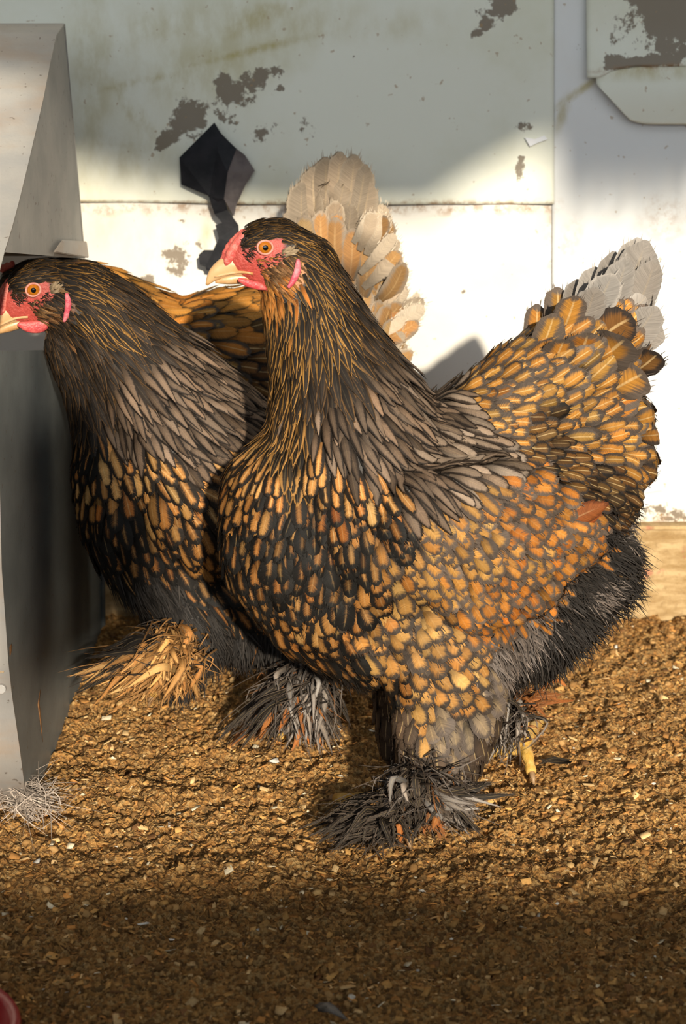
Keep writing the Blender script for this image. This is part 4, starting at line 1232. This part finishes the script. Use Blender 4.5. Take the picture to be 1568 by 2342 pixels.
front.bristles([(545, 548), (575, 545), (600, 552), (582, 580), (560, 600), (552, 580)], 90, ['crown', 'fluff'])
front.bristles([(585, 592), (640, 580), (655, 600), (640, 640), (600, 640), (590, 620)], 130, ['cheek', 'throat', 'fluff'])
front.head_parts([(548, 640, 6), (568, 648, 10), (590, 654, 10), (606, 660, 5)])
front.foot((905, 1848), -0.048, [(768, 1826), (850, 1900), (930, 1912), (1000, 1880)], knee=(955, 1760))
front.foot((1196, 1690), 0.075, [(1215, 1768), (1150, 1722), (1235, 1650), (1100, 1735)], knee=(1170, 1600))
front.spray((888, 1890), -0.066, [(722, 1890, 'foot', 10), (715, 1932, 'foot', 10), (765, 1952, 'foot', 10), (820, 1955, 'foot', 10), (870, 1955, 'foot', 9), (790, 1905, 'foot', 10), (745, 1915, 'footgold', 3), (900, 1945, 'footrust', 3), (930, 1945, 'foot', 8)], 'foot_feathers', jitter=17, W=(9, 19))
front.spray((940, 1792), -0.066, [(905, 1872, 'foot', 12), (950, 1880, 'foot', 12), (870, 1868, 'foot', 12), (910, 1840, 'footgrey', 7), (880, 1850, 'footgrey', 4), (985, 1905, 'footrust', 4), (940, 1925, 'foot', 8)], 'foot_feathers', jitter=17, W=(12, 26))
front.spray((975, 1790), -0.066, [(1060, 1890, 'footgrey', 8), (1105, 1845, 'footgrey', 7), (1140, 1800, 'foot', 6), (1075, 1915, 'foot', 6), (1030, 1905, 'footgrey', 6), (1020, 1860, 'shank', 8), (1060, 1840, 'shank', 7), (1010, 1925, 'footrust', 4), (1085, 1880, 'footgrey', 5)], 'foot_feathers', jitter=17, W=(12, 26), droop=-0.3)
front.spray((1160, 1630), 0.06, [(1140, 1735, 'footgrey', 12), (1100, 1720, 'foot', 14), (1180, 1700, 'footgrey', 10), (1230, 1640, 'foot', 6), (1285, 1600, 'footrust', 6), (1070, 1690, 'foot', 8)], 'foot_feathers|far', W=(8, 17))
front.finish()


# ---------------- second hen, its head in the feeder
second = Hen('darker laced hen with its head through the gap of the metal feeder', (-0.05, 0.275), math.radians(13), 23)
_ang = math.radians(-14); _sc = 0.95
second.hs = _sc


def head2(x, y):
    dx, dy = x - 606, y - 566
    return (76 + _sc * (dx * math.cos(_ang) - dy * math.sin(_ang) * -1 * -1), 663 + _sc * (dx * math.sin(_ang) + dy * math.cos(_ang)))


second.head = head2


def mapch(chs): return [[(*head2(c[0], c[1]), c[2] * _sc, *c[3:]) for c in ch_] for ch_ in chs]


ch = mapch(HEADCH) + [
    [(*head2(640, 578), 66, .68), (185, 680, 88, .72), (235, 740, 112, .75), (300, 820, 130, .8), (370, 910, 155, .85), (430, 1010, 190, .85), (480, 1120, 225, .85)],
    [(150, 790, 50, .8), (200, 880, 60, .85), (240, 970, 75, .9), (270, 1060, 100, .9)],
    [(280, 1080, 115, .9), (310, 1180, 130, .9), (360, 1260, 130, .85), (430, 1320, 130, .85)],
    [(480, 1150, 210, .8), (620, 1150, 220, .72), (760, 1130, 170, .7), (860, 1080, 100, .6), (900, 1000, 60, .5)],
    [(430, 1340, 130, .8), (560, 1370, 150, .75), (700, 1340, 150, .7)],
    [(440, 1400, 90, .6, 70), (420, 1470, 62, .7, 80), (400, 1510, 44, .8, 85)],
    [(670, 1420, 90, .6, -70), (680, 1520, 62, .7, -80), (690, 1590, 46, .8, -85)],
]
# the two thighs differ (one foot is raised): keep each on its own side
second.paint = [([head2(*p) for p in CHEEK], (0.16, 0.07, 0.035))]
_b = second.balls


def one_sided(chains):
    out = []
    for ch_ in chains:
        bs = _b([ch_])
        if abs(ch_[0][4]) > 1e-6: bs = [b for b in bs if b[1] < 0]
        out += bs
    return out


second.balls = one_sided
second.body(ch, face=[head2(*p) for p in FACE])
h2 = head2
gs = [
    (*h2(560, 522), -14, 28, 9, 'crown'), (*h2(600, 508), -12, 30, 9, 'crown'), (*h2(660, 510), 8, 36, 11, 'crown'), (*h2(620, 530), -5, 32, 9, 'crown'), (*h2(690, 560), 15, 40, 11, 'crown'), (*h2(660, 612), 28, 30, 9, 'hackledark'), (*h2(625, 628), 5, 26, 8, 'cheek'),
    (*h2(640, 655), 30, 30, 8, 'hackledark'), (*h2(590, 668), 40, 24, 7, 'cheek'), (110, 780, 55, 30, 9, 'hackledark'),
    (220, 610, 30, 50, 13, 'crown'), (190, 650, 30, 54, 13, 'hackle'), (180, 720, 45, 60, 14, 'hackle'), (270, 660, 42, 66, 16, 'hackledark'), (240, 720, 45, 72, 16, 'hackle'), (140, 810, 65, 50, 13, 'hackledark'), (190, 780, 58, 70, 16, 'hackledark'),
    (330, 740, 48, 80, 22, 'hackledark'), (280, 790, 52, 84, 22, 'hackledark'), (220, 850, 62, 76, 20, 'hackledark'), (165, 880, 75, 56, 16, 'hackledark'), (400, 820, 48, 90, 26, 'cape'), (340, 850, 52, 96, 28, 'cape'), (280, 890, 58, 92, 26, 'cape'), (215, 930, 70, 76, 22, 'hackledark'), (180, 970, 82, 60, 20, 'hackledark'),
    (470, 880, 42, 90, 24, 'cape'), (410, 910, 50, 96, 25, 'cape'), (340, 940, 56, 94, 25, 'cape'), (270, 970, 66, 90, 30, 'cape'), (530, 920, 34, 90, 25, 'cape'), (470, 960, 44, 96, 28, 'cape'), (400, 980, 54, 90, 25, 'cape'), (560, 960, 25, 80, 34, 'goldspot'),
    (190, 1030, 96, 66, 34, 'breastdark'), (250, 1040, 72, 78, 36, 'goldspot'), (300, 1045, 66, 80, 38, 'goldspot'), (360, 1050, 50, 84, 40, 'goldspot'), (430, 1060, 36, 84, 44, 'goldspot'), (500, 1030, 24, 80, 42, 'goldspot'), (480, 1090, 36, 84, 48, 'goldspot'),
    (175, 1085, 110, 66, 44, 'goldspot'), (220, 1090, 90, 76, 40, 'breast'), (340, 1110, 76, 96, 46, 'breast'), (430, 1110, 60, 90, 48, 'goldspot'), (200, 1170, 88, 78, 40, 'breastdark'), (270, 1170, 82, 84, 44, 'breastdark'), (390, 1170, 72, 84, 46, 'breast'),
    (330, 1220, 78, 84, 46, 'breastdark'), (240, 1250, 75, 84, 44, 'breastdark'), (420, 1230, 66, 80, 46, 'breast'), (460, 1290, 60, 80, 46, 'breastdark'), (500, 1200, 60, 80, 46, 'breastdark'), (520, 1350, 55, 70, 44, 'breastdark'),
    (300, 1310, 50, 70, 8, 'fluff'), (360, 1350, 60, 70, 8, 'fluff'), (420, 1400, 70, 70, 8, 'fluff'), (520, 1430, 80, 70, 8, 'fluff'), (600, 1450, 85, 70, 8, 'fluff'), (620, 1500, 90, 60, 8, 'fluffbrown'), (560, 1480, 85, 60, 8, 'fluff'), (700, 1400, 60, 60, 8, 'fluff'), (400, 1480, 95, 60, 8, 'fluff'),
    (640, 1100, 20, 80, 48, 'winglight'), (760, 1050, 0, 80, 48, 'saddle'), (700, 1200, 40, 80, 48, 'wing'), (860, 1000, -20, 80, 48, 'saddle'), (680, 960, 5, 76, 46, 'saddle'),
]
second.cover(gs, [[head2(*p) for p in NOFEATHER], [head2(*p) for p in LOBE]], ncand=70000)
second.bristles([(545, 548), (575, 545), (600, 552), (582, 580), (560, 600), (552, 580)], 90, ['crown', 'fluff'])
second.bristles([(585, 592), (640, 580), (655, 600), (640, 640), (600, 640), (590, 620)], 150, ['cheek', 'fluff', 'hackledark'])
second.head_parts([(556, 640, 8), (575, 650, 15), (600, 655, 17), (625, 648, 8)])
second.foot((690, 1660), -0.062, [(640, 1685), (672, 1692), (715, 1690), (730, 1670)], knee=(692, 1570))
second.foot((400, 1520), -0.060, [(440, 1500), (330, 1560), (300, 1530), (350, 1590)], knee=(420, 1470), lifted=True)
second.spray((690, 1560), -0.066, [(700, 1720, 'footgrey', 22), (670, 1690, 'footgrey', 22), (690, 1660, 'footgrey', 12), (750, 1720, 'foot', 14), (770, 1690, 'foot', 8), (520, 1705, 'foot', 10), (560, 1715, 'footrust', 5), (620, 1700, 'foot', 10), (720, 1745, 'footrust', 6), (660, 1640, 'footgrey', 8), (740, 1640, 'foot', 10)], 'foot_feathers', W=(10, 22))
second.spray((400, 1490), -0.066, [(210, 1540, 'footgold', 10), (200, 1570, 'foot', 9), (240, 1590, 'footgold', 14), (300, 1590, 'footgold', 18), (350, 1580, 'footgold', 18), (400, 1590, 'footgold', 14), (250, 1500, 'foot', 10), (330, 1530, 'footgold', 14), (410, 1550, 'footgold', 12)], 'foot_feathers|raised', W=(10, 26), ground=False)
second.finish()

# ---------------- third hen at the wall
third = Hen('hen at the back wall, mostly hidden, with its pale fluffy tail standing up', (-0.05, 0.475), math.radians(2), 37)
ch = [
    [(40, 655, 48, .66), (80, 640, 52, .66), (150, 640, 52, .7), (230, 680, 75, .75), (320, 760, 110, .8), (400, 840, 150, .85)],
    [(400, 860, 165, .85), (520, 850, 190, .8), (640, 850, 200, .75), (740, 820, 170, .7), (800, 740, 130, .6)],
    [(760, 760, 120, .6), (780, 640, 92, .45), (770, 540, 72, .35), (765, 460, 50, .3)],
    [(800, 760, 110, .6), (850, 700, 60, .5), (870, 760, 60, .5)],
    [(480, 960, 190, .75), (640, 980, 190, .72)],
    [(340, 900, 100, .85), (330, 1020, 130, .8), (380, 1140, 140, .8), (480, 1180, 140, .75), (620, 1150, 150, .72)],
    [(420, 1180, 90, .6, 60), (410, 1260, 60, .7, 70), (400, 1330, 42, .8, 75)],
    [(640, 1080, 90, .6, 60), (640, 1200, 60, .7, 70), (640, 1290, 42, .8, 75)],
]
third.body(ch, voxel=0.005)
gt = [(60, 620, 10, 40, 12, 'crown'), (40, 680, 30, 30, 10, 'crown'), (150, 600, 20, 56, 15, 'hackledark'), (230, 620, 35, 70, 18, 'olive'), (300, 670, 40, 80, 22, 'olive'), (260, 750, 50, 80, 22, 'hackledark'),
      (400, 690, 8, 90, 34, 'olive'), (480, 670, -6, 90, 36, 'olive'), (540, 660, -10, 90, 38, 'olive'), (420, 740, 6, 90, 40, 'saddle'), (520, 720, 0, 90, 40, 'olive'), (420, 780, 10, 90, 40, 'olive'), (560, 780, 5, 80, 40, 'taildark'), (480, 820, 20, 70, 40, 'saddle'), (460, 860, 40, 70, 40, 'goldspot'), (560, 880, 30, 70, 40, 'taildark'),
      (640, 700, -30, 80, 42, 'taildark'), (700, 700, -45, 80, 46, 'tailtan'), (760, 720, -60, 84, 54, 'tailtan'), (820, 720, -70, 84, 58, 'tailtan'), (740, 600, -75, 96, 50, 'tailtan'), (800, 620, -80, 96, 56, 'tailtan'), (830, 660, -80, 90, 56, 'tailtan'),
      (840, 780, -75, 84, 56, 'tailtan'), (860, 860, -60, 80, 54, 'tailtan'), (780, 520, -80, 110, 46, 'tailbuff'), (740, 500, -85, 110, 46, 'tailbuff'), (800, 540, -80, 100, 46, 'tailbuff'), (700, 880, 20, 80, 50, 'saddle'), (640, 1000, 50, 80, 50, 'breastdark'), (500, 1000, 60, 80, 50, 'breastdark'), (560, 1180, 80, 60, 9, 'fluff'), (400, 1280, 80, 60, 9, 'fluff'), (320, 1000, 80, 60, 40, 'breastdark'), (330, 1150, 70, 60, 9, 'fluff')]
third.cover(gt, [], ncand=30000, far=2.2)
rg = third.rg
for s in (-1, 1):
    for pts, w in [([(715, 620), (690, 500), (690, 415)], 60), ([(735, 600), (718, 470), (715, 380)], 62), ([(750, 600), (745, 450), (745, 358)], 62), ([(765, 600), (770, 450), (778, 345)], 62), ([(780, 600), (800, 450), (812, 352)], 60),
                   ([(790, 610), (820, 470), (836, 375)], 56), ([(795, 620), (830, 500), (846, 415)], 50), ([(700, 640), (680, 540), (672, 470)], 56), ([(720, 650), (700, 560), (694, 490)], 54), ([(745, 640), (735, 560), (732, 480)], 50),
                   ([(770, 640), (765, 570), (766, 495)], 54), ([(800, 640), (805, 580), (806, 520)], 52), ([(830, 680), (842, 600), (838, 530)], 54), ([(790, 680), (795, 620), (790, 560)], 50)]:
        third.plume(pts, w * 1.2, 'tailbuff' if pts[-1][1] < 470 else 'tailtan', s * (.008 + .024 * (pts[-1][1] > 470) + rg.uniform(0, .004)), s * (.006 + .02 * (pts[-1][1] > 470)), 'tail')
    for tx, ty in [(850, 480), (885, 490), (905, 530), (910, 575), (930, 620), (938, 655), (975, 700), (960, 735), (920, 760), (935, 800), (930, 850), (945, 858), (870, 480), (890, 560), (915, 690), (925, 720), (900, 820)]:
        for k in range(2):
            x0, y0 = 835 + (tx - 880) * .3 + rg.normal(0, 10), ty + 85 + rg.normal(0, 14)
            third.plume([(x0, y0), ((x0 + tx) / 2 + 8, (y0 + ty) / 2 - 4), (tx + rg.normal(0, 6), ty + rg.normal(0, 8))], rg.uniform(40, 58), 'cushion' if rg.random() < .75 else 'tailtan', s * (.022 + rg.uniform(0, .012)), s * (.025 + rg.uniform(0, .012)), 'tail')
m3 = third.mpp(20, 640)
bl = [(*third.P(4 + 6 * k, 606 + 3 * (k % 2) + (4 - k) * 2), 8 * m3, 5 * m3, 11 * m3) for k in range(5)]
link('comb', blob_mesh('comb', bl, 0.0012, 3), M['comb'], third.root)
U = smooth_poly([(20, 655), (-15, 662), (-40, 690)], 8)
link('beak', tube_mesh('beak', [third.P(*q) for q in U], [r_ * m3 for r_ in np.linspace(22, 3, 8)], 12, flat=.65), M['beak'], third.root)
third.foot((400, 1440), -0.05, [(340, 1450), (370, 1470), (430, 1470)], knee=(400, 1330))
third.foot((640, 1400), 0.05, [(560, 1420), (600, 1430), (680, 1420)], knee=(640, 1290))
third.finish()

# ------------------------------------------------------------------ loose feathers on the ground
def loose_feather(name, label, pix, W, kind, n, spread, seed, up=0.012):
    rg = np.random.default_rng(seed)
    base = on_z(*pix[0]); base[2] = ground_h(base[0], base[1])
    o = Feathers()
    sh, ca, cb, lace, shaft, fray, lift, jit = KIND[kind]
    for k in range(n):
        pts = []
        for i, (px, py) in enumerate(pix):
            w = on_z(px + rg.normal(0, spread) * (i + .3), py + rg.normal(0, spread * .6) * (i + .3))
            pts.append(np.array([w[0], w[1], ground_h(w[0], w[1]) + 0.006 + up * rg.random()]) - base)
        S = smooth_poly(pts, 7); nn = np.array([rg.normal(0, .3), -.4, 1.0]); nn /= np.linalg.norm(nn)
        o.add(S, np.tile(nn, (7, 1)), W * rg.uniform(.6, 1.2) / 2800, sh, np.array(ca) * rg.uniform(.8, 1.2), cb, lace, shaft, fray, rg.random(), .3, 5)
    me_o = o.build(name, None); me_o.location = base
    return tag(me_o, label, 'feather')


KIND['down'] = ('strand', (0.62, 0.52, 0.44), (0.66, 0.57, 0.49), 0.1, 0, 0.0, 0, 0.2)
loose_feather('down_tuft', 'pale fluffy down tuft lying at the foot of the metal feeder', [(55, 1862), (62, 1856), (68, 1862)], 4, 'down', 260, 26, 3, 0.022)
loose_feather('down_feather', 'small dark feather lying on the earth beside the yellow toes', [(1305, 1762), (1275, 1752), (1240, 1756)], 24, 'foot', 5, 3, 4, 0.004)
loose_feather('down_feather', 'pale grey feather on the earth at the very bottom edge of the view', [(725, 2336), (755, 2326), (795, 2340)], 22, 'footgrey', 4, 3, 5, 0.004)
